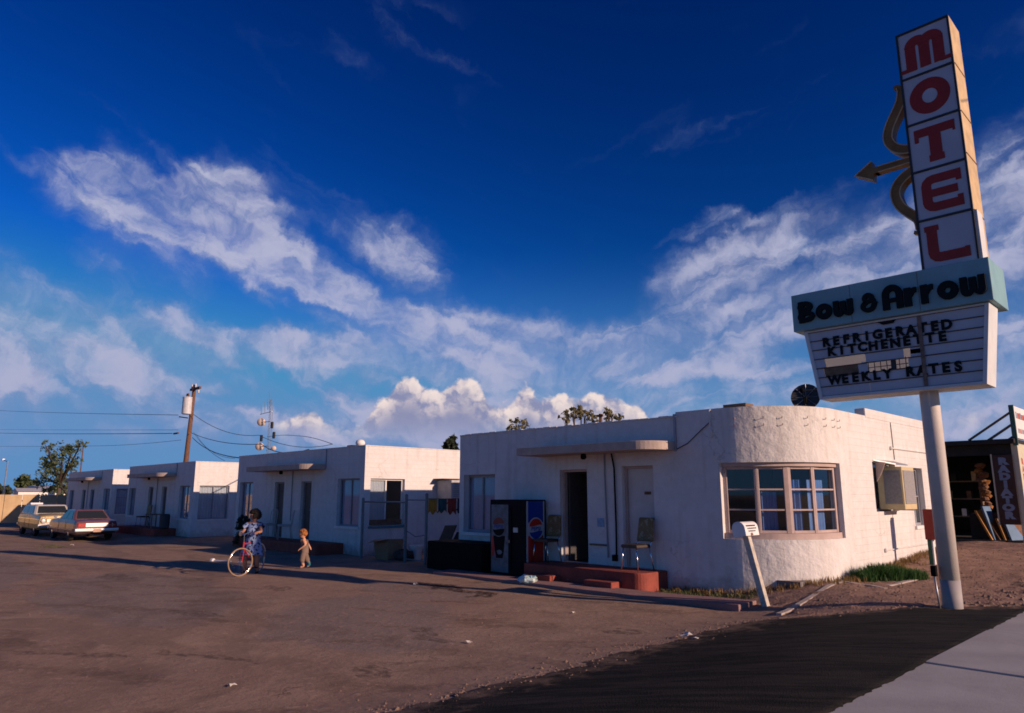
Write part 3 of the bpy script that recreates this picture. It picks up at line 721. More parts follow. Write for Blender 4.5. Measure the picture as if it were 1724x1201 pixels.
wall_seg(mb, side(BXS), Y2, 20.0, -.2, 3.34, [hc, hs_], .22, mi=1)
wall_seg(mb, left(BX0), 12, 20, -.2, 3.25, [], .22, mi=1)
wall_seg(mb, back(20.0), BX0, BXS, -.2, 3.25, [], .22, mi=1)
wall1 = mb.obj('wall', [m_wall1, m_wall1s], b1, fix=False)
rf = MB(); rf.loft([[(BX0 + .2, 12.2, z), (bc[0], 12.2, z)] + [(bc[0] + (BR - .2) * math.sin(R(t)), bc[1] - (BR - .2) * math.cos(R(t)), z) for t in range(10, 91, 10)] + [(BXS - .2, 19.8, z), (BX0 + .2, 19.8, z)] for z in (2.9, 3.02)])
rfo = rf.obj('roof', m_roof, b1)
pr = MB(); pr.box(BXS - .20, BXS + .012, 15.30, 20.02, 3.30, 3.50); pr.obj('parapet_block', m_wall1s, wall1, bevel=.02)
cp = MB()
for i in range(29):                               # chipped coping along the front edge, in runs
    a = BX0 + i * .225; cp.box(a, a + .222, 11.975 + (hsh(i, 1) - .5) * .02, 12.235, 3.235, 3.275 + (hsh(i, 2) - .5) * .02)
cp.obj('coping', m_wall1, wall1, bevel=.008)
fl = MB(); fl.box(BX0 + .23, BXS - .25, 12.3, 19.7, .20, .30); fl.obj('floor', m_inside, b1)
fr = FF(0, BY)
window(b1, fr, hw[0], hw[1], hw[2], hw[3], 2, 1, .07, .12, m_frame2, m_curt, 1)
# the open door: frame only, its leaf swung inside
mb = MB()
mb.fbox(fr, hdl[0], hdl[0] + .05, -.2, -.10, hdl[2], hdl[3]); mb.fbox(fr, hdl[1] - .05, hdl[1], -.2, -.10, hdl[2], hdl[3]); mb.fbox(fr, hdl[0] + .05, hdl[1] - .05, -.2, -.10, hdl[3] - .05, hdl[3])
od = mb.obj('door', m_frame, b1); tag(od, 'open doorway leading into the dark office')
lf = MB(); lf.box(hdl[0] + .06, hdl[0] + .10, 12.22, 12.90, hdl[2] + .01, hdl[3] - .06); lf.obj('leaf', m_door_dark, od)
tag(door(b1, fr, hdr[0], hdr[1], hdr[2], hdr[3], m_door, m_frame, .15, True), 'cream door with a small plate')
can = canopy(b1, -11.28, -7.70, 11.22, 2.60, 2.77, .55)
stoop(b1, -11.0, -7.98, 11.16, .34, .22)
for a0, a1 in ((-10.72, -9.98), (-9.12, -8.45)):
    s_ = MB(); s_.box(a0, a1, 10.86, 11.16, -.05, .17); s_.obj('step', m_red, b1, bevel=.018)
# downpipe, conduit, plate and hanging cable on the front
q_ = MB(); q_.fbox(fr, -7.70, -7.655, .004, .035, 2.58, 3.30); q_.obj('downpipe', m_pipe, b1)
q_ = MB(); q_.tube([(-9.42, 11.975, 2.6), (-9.42, 11.975, 2.2), (-9.40, 11.975, 1.3), (-9.38, 11.975, .5)], .016); q_.obj('conduit', m_frame2, b1)
q_ = MB(); q_.tube([(-9.22, 11.96, 2.6), (-9.16, 11.96, 2.3), (-9.15, 11.965, 1.2), (-9.16, 11.965, .45)], .018); q_.fbox(fr, -9.25, -9.15, .0, .07, .44, .56); q_.obj('conduit', m_black, b1)
q_ = MB(); q_.fbox(fr, -9.66, -9.48, .003, .012, 1.10, 1.28); q_.obj('notice', M('notice_paper', (.25, .38, .52), .8, var=.4, vs=20), b1)
q_ = MB(); q_.fbox(fr, -9.85, -9.42, .004, .05, .72, .755); q_.obj('shelf_bracket', m_wood, b1)
q_ = MB(); q_.tube([(-7.64, 11.97, 2.62), (-7.4, 11.98, 2.72), (-7.1, 11.975, 2.95), (-6.92, 11.98, 3.08)], .009, 5); q_.obj('cable', m_wire, b1)
q_ = MB(); q_.fbox(fr, -12.79, -12.765, .001, .012, 2.25, 3.2); q_.obj('seam_strip', m_wall1, b1)
# bolts that once carried letters round the top of the bay, and a torn flashing strip at its edge
bm_ = None
for i, s_ in enumerate((.45, .95, 1.27, 1.75, 2.2, 2.5, 2.75)):
    for z in (3.12, 2.99):
        a = arc(s_); q_ = MB(); q_.tube([(a[0], a[1], z), (a[0] + a[2] * .045, a[1] + a[3] * .045, z), (a[0] + a[2] * .05, a[1] + a[3] * .05, z + .03)], .006, 6); q_.obj('bolt', m_rust, b1)
q_ = MB(); p_ = [(-6.90 + (hsh(k, 5) - .5) * .03, 11.985, 3.33 - k * .055) for k in range(11)]; q_.tube(p_, [.018 * (.4 + hsh(k, 6)) for k in range(11)], 5); q_.obj('flashing_strip', m_wall1, b1)
# bay window: four flat casements set round the curve
seg = [bs0, s_at(1276), s_at(1333), s_at(1380), bs1]
bay = None
def onarc(s_, d, z): a = arc(s_); return Vector((a[0] - a[2] * d, a[1] - a[3] * d, z))
hb = MB(); hs2 = MB()
for mbq, z0, z1, d0, d1 in ((hb, BZ1 - .07, BZ1 - .001, .06, .2), (hs2, BZ0 + .001, BZ0 + .10, .05, .2)):
    rings = [[onarc(s_, d0, z0), onarc(s_, d1, z0), onarc(s_, d1, z1), onarc(s_, d0, z1)] for s_ in [bs0 + (bs1 - bs0) * i / 24 for i in range(25)]]
    mbq.loft(rings)
bay = hb.obj('bay_window', m_frame, b1); hs2.obj('bay_sill', m_frame, bay)
for i in range(4):
    A, B = onarc(seg[i], .10, 0), onarc(seg[i + 1], .10, 0); u = (B - A); L = u.length; u.normalize(); n_ = Vector((u.y, -u.x, 0))
    f_ = Fr(A, u, n_); z0, z1 = BZ0 + .10, BZ1 - .07
    ml = .075 if i == 0 else .045; mr_ = .075 if i == 3 else .045
    if i == 1: mr_ = .07
    if i == 2: ml = .07
    q_ = MB(); q_.fbox(f_, 0, ml, -.06, 0.0, z0, z1); q_.fbox(f_, L - mr_, L, -.06, 0.0, z0, z1); q_.fbox(f_, ml, L - mr_, -.055, -.004, z0, z0 + .05); q_.fbox(f_, ml, L - mr_, -.055, -.004, z1 - .05, z1)
    q_.obj('casement', m_frame, bay, bevel=.006, seg=1)
    for k in (1, 2):
        z = z0 + .05 + (z1 - z0 - .10) * k / 3; q_ = MB(); q_.fbox(f_, ml, L - mr_, -.05, -.010, z - .014, z + .014); q_.obj('glazing_bar', m_frame, bay)
    for k in range(3):
        za, zb = z0 + .05 + (z1 - z0 - .10) * k / 3, z0 + .05 + (z1 - z0 - .10) * (k + 1) / 3
        q_ = MB(); q_.fbox(f_, ml, L - mr_, -.034, -.030, za, zb); q_.obj('pane', m_glass, bay)
    if i: curtain(f_, ml * .6, (L - mr_ * .5) * (.72 if i < 3 else .8), z0 - .05, z0 + (z1 - z0) * (.62 if i == 1 else .80), -.16, 'curtain', m_curt_b, bay, 6, .018)
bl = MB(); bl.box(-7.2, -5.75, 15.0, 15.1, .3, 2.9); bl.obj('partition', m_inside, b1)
# side wall: evaporative cooler window and the small window beyond
fs = FS(BXS, 0)
window(b1, fs, hs_[0], hs_[1], hs_[2], hs_[3], 1, 2, .05, .12, m_frame2, m_curt_w, 1)
window(b1, fs, hc[0], hc[1], hc[2], hc[3], 2, 1, .05, .12, m_frame2, m_curt, 0)
for z, y0, y1 in ((2.74, 16.6, 20.0), (.66, 15.7, 20.0)):
    q_ = MB(); q_.tube([(BXS + .02, y0, z), (BXS + .02, y1, z)], .014, 6); q_.lathe((BXS, y0, z), [(.045, 0), (.045, .03), (.02, .05)], 8, (1, 0, 0)); q_.obj('pipe', m_wall1s, b1)
q_ = MB(); q_.tube([(BXS + .012, 16.75, 3.3), (BXS + .012, 16.78, 2.5)], .008, 5); q_.obj('cable', m_wire, b1)
# low black block left of the vending machine
q_ = MB(); q_.box(-14.25, -12.28, 11.10, 11.98, 0, .66); tag(q_.obj('low_block', m_black, org=(-13.5, 11.5, 0), bevel=.03), 'black painted low block against the wall under the office window', 'block')

# --- the three cabins behind
def cabin(name, label, x0, x1, h, fw_, fd, sw, cx, sx_, dmats):
    b = thing(name, label, 'building', ((x0 + x1) / 2, 12, 0), 0, 'motel cabins in a row')
    mb = MB(); holes = [w[:4] for w in fw_] + fd
    wall_seg(mb, front(12.0), x0, x1, -.2, h, holes, .2); wall_seg(mb, side(x1), 12, 20, -.2, h, [w[:4] for w in sw], .2)
    wall_seg(mb, left(x0), 12, 20, -.2, h, [], .2); wall_seg(mb, back(20.0), x0, x1, -.2, h, [], .2)
    w = mb.obj('wall', m_wall, b, fix=False)
    r = MB(); r.box(x0 + .19, x1 - .19, 12.19, 19.81, h - .35, h - .25); r.obj('roof', m_roof, b)
    c = MB(); c.box(x0 - .015, x1 + .015, 11.985, 12.215, h, h + .035); c.box(x1 - .215, x1 + .015, 12.216, 20.0, h, h + .035); c.obj('coping', m_wall, w, bevel=.01)
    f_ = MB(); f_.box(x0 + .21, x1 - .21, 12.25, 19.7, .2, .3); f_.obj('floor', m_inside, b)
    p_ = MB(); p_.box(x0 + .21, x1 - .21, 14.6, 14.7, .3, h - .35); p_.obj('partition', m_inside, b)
    fr = FF(0, 12.0); fs = FS(x1, 0)
    for q in fw_: window(b, fr, *q[:4], q[4], q[5], .05, .11, m_frame2, q[6], 1)
    for q in sw: window(b, fs, *q[:4], q[4], q[5], .05, .10, q[7] if len(q) > 7 else m_frame2, q[6], q[8] if len(q) > 8 else 1, q[9] if len(q) > 9 else (0, 1, 0, 1))
    for i, q in enumerate(fd): door(b, fr, *q, dmats[i], m_frame2, .13)
    canopy(b, cx[0], cx[1], 11.25, 2.56, 2.73, .6); stoop(b, sx_[0], sx_[1], 11.05, .32, .1)
    q = MB(); xm = (fd[0][1] + fd[1][0]) / 2; q.tube([(xm, 11.975, 2.55), (xm + .01, 11.975, .9)], .016, 6); q.obj('conduit', m_frame2, b)
    q = MB(); q.fbox(fr, cx[1] - .02, cx[1] + .02, .003, .03, 2.6, h); q.obj('downpipe', m_pipe, b)
    return b
m_teal = M('teal_window_paint', (.09, .22, .27), .7, var=.2)
b2 = cabin('motel_cabin', 'white block cabin next to the office, with pipe fence and clothes line beside it', -27.3, -18.5, 3.2,
      [(-27.05, -25.95, .55, 2.23, 2, 1, m_curt), (-20.0, -18.74, .82, 2.25, 2, 1, m_curt)], [(-24.2, -23.5, .32, 2.2), (-22.3, -21.62, .32, 2.2)],
      [(12.22, 13.48, .84, 2.24, 2, 1, m_curt_w, m_white, m_teal, (0, .5, 0, 1))], (-24.95, -20.75), (-25.2, -19.5), [m_door_dark, m_door_dark])
b3 = cabin('motel_cabin', 'white block cabin in mid row with a pale window shade on its sunny side', -40.3, -31.6, 3.15,
      [(-40.05, -39.05, .75, 2.1, 2, 1, m_curt), (-33.2, -31.98, .75, 2.15, 2, 1, m_curt)], [(-37.2, -36.55, .32, 2.14), (-35.4, -34.75, .32, 2.14)],
      [(12.25, 13.55, .73, 2.15, 2, 1, m_curt_w)], (-38.1, -33.7), (-38.3, -33.2), [m_door_dark, m_door_dark])
b4 = cabin('motel_cabin', 'white block cabin farthest from the street, behind the parked cars', -52.0, -43.0, 3.1,
      [(-51.4, -50.4, .6, 2.05, 1, 1, m_curt), (-44.4, -43.3, .95, 2.1, 2, 1, m_curt)], [(-48.6, -47.9, .32, 2.06), (-46.9, -46.15, .32, 2.06)],
      [(12.25, 13.4, .75, 2.09, 1, 3, m_curt)], (-49.3, -45.0), (-49.5, -44.6), [m_door_dark, M('blue_door', (.06, .10, .2), .6)])
pb = MB(); pb.fbox(FS(-18.5, 0), 12.28, 13.42, -.09, -.04, .86, 1.02); pb.obj('panel', m_rust, b2)

# ------------------------------------------------------------------ the motel sign
PX, PY_ = -3.02, 11.30
sg = thing('motel_sign', 'tall roadside motel sign on a white pole, with letter board, bow and arrow', 'sign', (PX, PY_, .22))
m_polep = M('cream_pole_paint', (.62, .56, .50), .6, var=.10, vs=3, bump=.12)
m_polelow = M('grey_pole_paint', (.36, .33, .32), .65, var=.12, vs=6)
m_signwhite = M('milky_sign_plastic', (.50, .51, .56), .45, var=.10, vs=2.5)
m_signred = M('sign_red', (.33, .030, .022), .5, var=.12)
m_tan = M('tan_sign_metal', (.58, .42, .22), .6, var=.22, vs=4, col2=(.32, .17, .09), thr=(.62, .72))
m_signblk = M('dark_sign_trim', (.035, .04, .045), .6)
m_teal_s = M('pale_teal_sign_metal', (.22, .40, .43), .55, var=.12, vs=2.5, col2=(.34, .30, .20), thr=(.66, .76))
m_cabw = M('white_sign_metal', (.66, .68, .66), .55, var=.1, vs=3, col2=(.42, .32, .22), thr=(.68, .74))
m_letter = M('black_sign_letters', (.008, .011, .012), .6, spec=.15)
m_bow = M('bow_brown_metal', (.27, .145, .045), .5, var=.3, vs=5)
m_bowedge = M('bow_pale_edge', (.60, .44, .24), .5, var=.2)
q_ = MB(); q_.tube([(PX, PY_, .62), (PX, PY_, 4.7)], .122, 24); q_.obj('pole', m_polep, sg, smooth=False)
for p_ in sg.children[-1].data.polygons: p_.use_smooth = len(p_.vertices) == 4
q_ = MB(); q_.tube([(PX, PY_, .05), (PX, PY_, .62)], .124, 24); o_ = q_.obj('pole_foot', m_polelow, sg)
for p_ in o_.data.polygons: p_.use_smooth = len(p_.vertices) == 4
MX0, MX1, MY0, MY1, MZ0, MZ1 = -2.85, -2.14, 11.0, 11.58, 4.84, 8.63
q_ = MB(); q_.box(MX0, MX1, MY0 + .02, MY1, MZ0, MZ1)
tower = q_.obj('letter_tower', m_tan, sg, bevel=.015)
ph = (MZ1 - MZ0 - .06) / 5
fT = Fr((MX0, MY0 + .02, 0), (1, 0, 0), (0, -1, 0))
q_ = MB()
for i in range(6):
    z = MZ0 + .03 + ph * i; q_.fbox(fT, .0, MX1 - MX0, .0, .034, z - .016, z + .016)
for i in range(5):
    z0, z1 = MZ0 + .03 + ph * i + .016, MZ0 + .03 + ph * (i + 1) - .016
    q_.fbox(fT, 0, .030, .0, .030, z0, z1); q_.fbox(fT, MX1 - MX0 - .026, MX1 - MX0, .0, .030, z0, z1)
q_.obj('trim', m_signblk, tower)
for i in range(1, 5):                              # seams and rust on the sunlit edge
    z = MZ0 + .03 + ph * i + (.1 if i == 2 else 0); e_ = MB(); e_.fbox(FS(MX1, 0), MY0 + .03, MY1 - .01, .0005, .006, z - .008, z + .008); e_.obj('seam', m_rust, tower)
e_ = MB(); e_.fbox(FS(MX1, 0), MY0 + .02, MY0 + .30, .0, .035, MZ0 + .02, MZ0 + ph * 1.03); e_.obj('cover_plate', m_cabw, tower)
def cir2(cx, cy, rx, ry, a0, a1, n=14): return [(cx + rx * math.cos(R(a0 + (a1 - a0) * i / n)), cy + ry * math.sin(R(a0 + (a1 - a0) * i / n))) for i in range(n + 1)]
W_ = MX1 - MX0 - .056; x0 = .03
for i, ch in enumerate('LETOM'):
    z0 = MZ0 + .03 + ph * i + .016; z1 = z0 + ph - .032; h = z1 - z0
    e_ = MB(); e_.fbox(fT, x0, x0 + W_, .0, .018, z0, z1); pan = e_.obj('letter_panel', m_signwhite, tower)
    fL = Fr(fT.p(x0 + W_ / 2, .018, (z0 + z1) / 2), (1, 0, 0), (0, -1, 0)); l = MB(); d = .006; t = .155 * W_ / .65
    X0, X1, Yb, Yt = -W_ * .40, W_ * .40, -h * .38, h * .38
    if ch == 'M':
        r_ = (X1 - X0 - t) / 4 * .98
        for k, xc in enumerate((X0 + t / 2, 0, X1 - t / 2)): l.ribbon(fL, [(xc, Yb), (xc, Yt - r_ - t / 2 + .002)], t * .92, 0, d + k * .001)
        for k, xc in enumerate((X0 + t / 2 + r_, X1 - t / 2 - r_)): l.ribbon(fL, cir2(xc, Yt - r_ - t / 2, r_, r_, 180, 0), t * .94, 0, d + .003 + k * .001)
        for k, xc in enumerate((X0 + .01, X1 + .005)): l.ribbon(fL, [(xc - t * .48, Yb + .02), (xc + t * .85 - (t * .3 if k else 0), Yb + .02)], .055, 0, d + .006 + k * .001)
    if ch == 'O': l.ribbon(fL, cir2(0, 0, (X1 - X0 - t) / 2, (Yt - Yb - t) / 2, 0, 360, 32)[:-1], t * 1.05, 0, d, True)
    if ch == 'T':
        l.ribbon(fL, [(X0, Yt - t * .42), (X1, Yt - t * .42)], t * .84, 0, d); l.ribbon(fL, [(0, Yt - t * .8), (0, Yb)], t, 0, d + .001)
        l.ribbon(fL, [(X0, Yt - t * .7), (X0 + t * .35, Yt - t * .7)], t * 1.2, 0, d + .002); l.ribbon(fL, [(X1 - t * .2, Yt - t * .55), (X1, Yt - t * .55)], t * 1.0, 0, d + .003); l.ribbon(fL, [(-t * .62, Yb + .05), (t * .62, Yb + .05)], .10, 0, d + .002)
    if ch == 'E':
        k_ = .09; l.ribbon(fL, [(X1, Yt - t * .4), (X0 + t * .5 + k_, Yt - t * .4)] + [(X0 + t * .5 + k_ - k_ * math.sin(R(a)), Yt - t * .4 - k_ + k_ * math.cos(R(a))) for a in (30, 60, 90)] +
                 [(X0 + t * .5 + k_ - k_ * math.cos(R(a)), Yb + t * .4 + k_ - k_ * math.sin(R(a))) for a in (0, 30, 60, 90)] + [(X1, Yb + t * .4)], t * .82, 0, d)
        l.ribbon(fL, [(X0 + t * .6, 0), (X1 - t * .35, 0)], t * .74, 0, d + .001); l.ribbon(fL, [(X1 - t * .22, Yt), (X1 - t * .22, Yt - t * 1.05)], t * .45, 0, d + .002); l.ribbon(fL, [(X1 - t * .22, Yb), (X1 - t * .22, Yb + t * 1.05)], t * .45, 0, d + .002)
    if ch == 'L':
        k_ = .08; l.ribbon(fL, [(X0 + t * .5, Yt)] + [(X0 + t * .5 + k_ - k_ * math.cos(R(a)), Yb + t * .42 + k_ - k_ * math.sin(R(a))) for a in (0, 30, 60, 90)] + [(X1, Yb + t * .42)], t * .88, 0, d)
        l.ribbon(fL, [(X0 - .01, Yt - .04), (X0 + t * 1.1, Yt - .04)], .08, 0, d + .001); l.ribbon(fL, [(X1 - t * .2, Yb), (X1 - t * .2, Yb + t * .95)], t * .4, 0, d + .001)
    l.obj('letter', m_signred, pan)
# name board
NX0, NX1, NY0, NY1, NZ0, NZ1 = -4.74, -2.03, 10.93, 11.78, 4.29, 4.885
q_ = MB(); q_.box(NX0, NX1, NY0, NY1, NZ0, NZ1); nb = q_.obj('name_board', m_teal_s, sg, bevel=.01)
for x in (NX0 + .9, NX0 + 1.83): e_ = MB(); e_.box(x, x + .006, NY0 - .002, NY0 + .05, NZ0 + .01, NZ1 - .01); e_.obj('seam', m_rust, nb)
fN = Fr((0, NY0, 0), (1, 0, 0), (0, -1, 0)); D0, D1 = .0, .045
def glyph(ch, h, t):
    """strokes of the heavy round lettering; returns strokes, advance width"""
    xh = h * .74; r = (xh - t) / 2
    if ch == 'B': w = h * .76; return [([(t * .5, 0), (t * .5, h)], t), (cir2(w * .46, h * .735, w * .36, h * .265 - t * .42, 0, 360, 18)[:-1], t * .84, True), (cir2(w * .50, h * .275, w * .42, h * .275 - t * .42, 0, 360, 18)[:-1], t * .84, True)], w + .02
    if ch == 'o': w = xh * 1.08; return [(cir2(w / 2, xh / 2, w / 2 - t * .5, xh / 2 - t * .5, 0, 360, 20)[:-1], t, True)], w
    if ch == 'w':
        w = xh * 1.30; bw, gp = w * .285, w * .0725; y0 = xh * .30
        bump = lambda cx: [(cx + (w / 4) * math.cos(R(a)), xh * .27 + xh * .27 * math.sin(R(a))) for a in range(180, 361, 20)]
        return ('poly', [(0, xh)] + bump(w / 4) + bump(w * .75)[1:] + [(w, xh), (w - bw, xh), (w - bw, y0), (w - bw - gp, y0), (w - bw - gp, xh * .94), (bw + gp, xh * .94), (bw + gp, y0), (bw, y0), (bw, xh)]), w
    if ch == '&': w = h * .66; return [(cir2(w * .52, h * .60, w * .24, h * .15, -60, 250, 12) + cir2(w * .48, h * .24, w * .34, h * .18, 120, 330, 12) + [(w * .95, h * .42)], t * .72), ([(w * .45, h * .43), (w * .98, h * .46)], t * .5)], w
    if ch == 'A': w = h * .86; return [([(t * .5, 0), (t * .5, h * .55)] + cir2(w / 2, h * .58, w / 2 - t * .5, h * .42 - t * .5, 180, 0, 10) + [(w - t * .5, 0)], t), ([(t * .6, h * .36), (w - t * .6, h * .36)], t * .62)], w
    if ch == 'r': w = xh * .80; return [([(t * .5, 0), (t * .5, xh)], t), ([(t * .55, xh * .62)] + cir2(w * .78, xh * .42, w * .42, xh * .42, 150, 80, 6), t * .8)], w
    return [], h * .42
fN2 = lambda x, z: Fr((x, NY0, z), (1, 0, 0), (0, -1, 0))
for word, xa, xb, za, h in (('Bow', -4.62, -3.80, 4.405, .34), ('&', -3.69, -3.47, 4.41, .33), ('Arrow', -3.38, -2.09, 4.385, .365)):
    x = xa; t = h * .27
    kx = (xb - xa) / (sum(glyph(ch, h, t)[1] + .03 for ch in word) - .03)
    for ch in word:
        st_, adv = glyph(ch, h, t); l = MB()
        if st_[0] == 'poly': l.prism(fN2(x, za), [(a * kx, c) for a, c in st_[1]], D0, D1)
        else:
          for k, g_ in enumerate(st_): l.ribbon(fN2(x, za), [(a * kx, c) for a, c in g_[0]], g_[1] * min(1, kx * 1.08), D0, D1 + .0015 * k, len(g_) > 2)
        if st_: l.obj('letter', m_letter, nb)
        x += (adv + .03) * kx
# reader board: tapered cabinet with tracks, loose letters and broken panes
RZ0, RZ1, RYf, RYb = 3.19, 4.285, 11.0, 11.48
RX = lambda z: (-4.45 + (-.16) * (z - RZ0) / (RZ1 - RZ0), -2.24 + .14 * (z - RZ0) / (RZ1 - RZ0))
q_ = MB()
def slabz(z0, z1, xa0, xb0, xa1, xb1, y0, y1): q_.hexa([(xa0, y0, z0), (xb0, y0, z0), (xb0, y1, z0), (xa0, y1, z0), (xa1, y0, z1), (xb1, y0, z1), (xb1, y1, z1), (xa1, y1, z1)])
l0, r0 = RX(RZ0); l1, r1 = RX(RZ1); ew = .055
slabz(RZ0, RZ1, l0, l0 + ew, l1, l1 + ew, RYf, RYb); slabz(RZ0, RZ1, r0 - ew, r0, r1 - ew, r1, RYf, RYb)
lb, rb_ = RX(RZ0 + .045); slabz(RZ0, RZ0 + .045, l0 + ew, r0 - ew, lb + ew, rb_ - ew, RYf, RYb)
la, ra = RX(RZ1 - .03); slabz(RZ1 - .03, RZ1, la + ew, ra - ew, l1 + ew, r1 - ew, RYf, RYb)
rbd = q_.obj('reader_board', m_cabw, sg, bevel=.006)
q_ = MB(); slabz(RZ0 + .045, RZ1 - .03, lb + ew, rb_ - ew, la + ew, ra - ew, RYb - .03, RYb - .015); q_.obj('back_panel', leaf_mat('sunlit_milky_plastic', (.62, .62, .62), (.72, .72, .72), .75), rbd)
for z in (3.5, 3.8): pass
rows = [3.235 + (4.255 - 3.235) * i / 7 for i in range(8)]
fR = Fr((0, RYf + .035, 0), (1, 0, 0), (0, -1, 0))
def strip(z0, z1, a0, a1, nm='pane', mat=None):
    e_ = MB(); la_, ra_ = RX(z0); lb_, rb2 = RX(z1); la_ += ew; lb_ += ew; ra_ -= ew; rb2 -= ew
    f = lambda L_, R_, t: L_ + (R_ - L_) * t
    e_.hexa([fR.p(f(la_, ra_, a0), .006, z0), fR.p(f(la_, ra_, a1), .006, z0), fR.p(f(la_, ra_, a1), 0, z0), fR.p(f(la_, ra_, a0), 0, z0), fR.p(f(lb_, rb2, a0), .006, z1), fR.p(f(lb_, rb2, a1), .006, z1), fR.p(f(lb_, rb2, a1), 0, z1), fR.p(f(lb_, rb2, a0), 0, z1)])
    return e_.obj(nm, mat or m_signwhite, rbd)
GAP = {2: [(.0, .045), (.275, .30), (.585, 1.0)], 3: [(.0, .065), (.33, .56), (.60, 1.0)]}
for i in range(7):
    for a0, a1 in GAP.get(i, [(0, .33), (.332, .66), (.662, 1)]): strip(rows[i] + .004, rows[i + 1] - .004, a0, a1)
strip(rows[2] + .01, rows[3] + .02, .30, .335, 'broken_pane')
strip(rows[2] + .004, rows[3] - .004, .05, .275, 'lit_inside_sheet', m_wood)  # tan sheet: the lit inside of the cabinet put into colour
m_track = M('rusty_track', (.12, .085, .07), .7, .3, var=.3)
for z in rows:
    e_ = MB(); la_, ra_ = RX(z); e_.fbox(fR, la_ + ew + .002, ra_ - ew - .002, .008, .020, z - .007, z + .007); e_.obj('track', m_track, rbd)
for k in range(9):                                  # wire lattice seen through the broken panes
    x = -3.80 + .085 * k; e_ = MB(); e_.tube([(x, RYf + .06, rows[2]), (x, RYf + .06, rows[3] + .03)], .006, 5); e_.obj('lattice_rod', m_track, rbd)
e_ = MB(); e_.tube([(-3.85, RYf + .055, (rows[2] + rows[3]) / 2), (-3.05, RYf + .055, (rows[2] + rows[3]) / 2)], .006, 5); e_.obj('lattice_rod', m_track, rbd)
e_ = MB(); e_.fbox(fR, -3.40, -3.34, -.05, -.01, rows[2], rows[3] + .06); e_.obj('post', m_signblk, rbd)
e_ = MB(); e_.fbox(fR, -2.99, -2.94, .021, .027, RZ0 + .05, RZ1 - .04); e_.obj('rust_strip', M('rust_stain', (.20, .14, .11), .8, var=.4, vs=12), rbd)
strip(rows[3] + .05, rows[4] - .03, .60, .66, 'patch', m_signblk)
for txt, xa, xb, zb in (('REFRIGERATED', -4.28, -2.63, rows[5] + .045), ('KITCHENETTE', -4.21, -2.70, rows[4] + .035), ('WEEKLY RATES', -4.20, -2.55, rows[1] + .03)):
    n = len(txt)
    for i, ch in enumerate(txt):
        if ch == ' ': continue
        x = xa + (xb - xa) * i / (n - 1); e_ = MB(); text_on(e_, fR, ch, .185, x, zb + (hsh(i, n) - .5) * .008, .026, .011, 'CENTER')
        e_.obj('letter', m_letter, rbd, fix=False)
e_ = MB(); e_.prism(fR, [(-3.52, rows[7] - .005), (-3.26, rows[7] + .0), (-3.30, rows[7] - .05), (-3.44, rows[7] - .055)], .022, .026); e_.obj('torn_letter', m_letter, rbd)
# the bow and its arrow, projecting from the far side of the tower
fB = Fr((MX0, 11.28, 0), (1, 0, 0), (0, -1, 0))
def bezier(p, n=10):
    out = []
    for i in range(0, len(p) - 3, 3):
        for k in range(n): t = k / n; out.append(tuple((1 - t) ** 3 * p[i][j] + 3 * (1 - t) ** 2 * t * p[i + 1][j] + 3 * (1 - t) * t * t * p[i + 2][j] + t ** 3 * p[i + 3][j] for j in (0, 1)))
    return out + [tuple(p[-1])]
up = bezier([(.02, 6.86), (-.12, 6.82), (-.30, 6.95), (-.31, 7.12), (-.31, 7.32), (-.13, 7.50), (-.075, 7.66), (-.045, 7.76), (-.03, 7.83), (-.06, 7.90)])
dn = bezier([(.02, 6.52), (-.14, 6.46), (-.30, 6.36), (-.29, 6.18), (-.28, 5.96), (-.12, 5.86), (-.045, 5.76), (.0, 5.70), (-.005, 5.63), (.0, 5.58)])
for nm, pp in (('bow_limb', up), ('bow_limb', dn)):
    wd = .138; q_ = MB(); q_.ribbon(fB, pp, wd, -.09, .09); lm = q_.obj(nm, m_bow, sg)
    L_ = []
    for sgn in (-1, 1):
        off = []
        for i, p_ in enumerate(pp):
            a = Vector(pp[max(0, i - 1)]); b = Vector(pp[min(len(pp) - 1, i + 1)]); t_ = (b - a).normalized(); off.append(Vector(p_) + Vector((-t_.y, t_.x)) * sgn * wd * .46)
        e_ = MB(); e_.ribbon(fB, [tuple(o_) for o_ in off], .016, .088, .104); e_.obj('edge_trim', m_bowedge, lm)
    tp = pp[-1]; e_ = MB(); s_ = 1 if nm and pp is up else -1
    e_.ribbon(fB, [(tp[0] + .01, tp[1] - .01 * s_), (tp[0] - .06, tp[1] + .035 * s_), (tp[0] - .11, tp[1] + .02 * s_)], .05, -.05, .05); e_.obj('limb_tip', m_bow, lm)
q_ = MB(); q_.fbox(fB, -.55, .05, -.07, .07, 6.635, 6.735); ar = q_.obj('arrow_shaft', m_bow, sg)
q_ = MB(); q_.prism(fB, [(-.84, 6.685), (-.58, 6.845), (-.57, 6.735), (-.50, 6.735), (-.50, 6.635), (-.57, 6.635), (-.58, 6.525)], -.075, .075); ah = q_.obj('arrow_head', m_bow, sg)
e_ = MB(); e_.ribbon(fB, [(-.58, 6.84), (-.835, 6.685), (-.58, 6.53)], .018, .074, .088); e_.obj('edge_trim', m_bowedge, ah)
e_ = MB(); e_.fbox(fB, -.50, .03, .069, .082, 6.722, 6.737); e_.fbox(fB, -.50, .03, .069, .082, 6.633, 6.648); e_.obj('edge_trim', m_bowedge, ar)

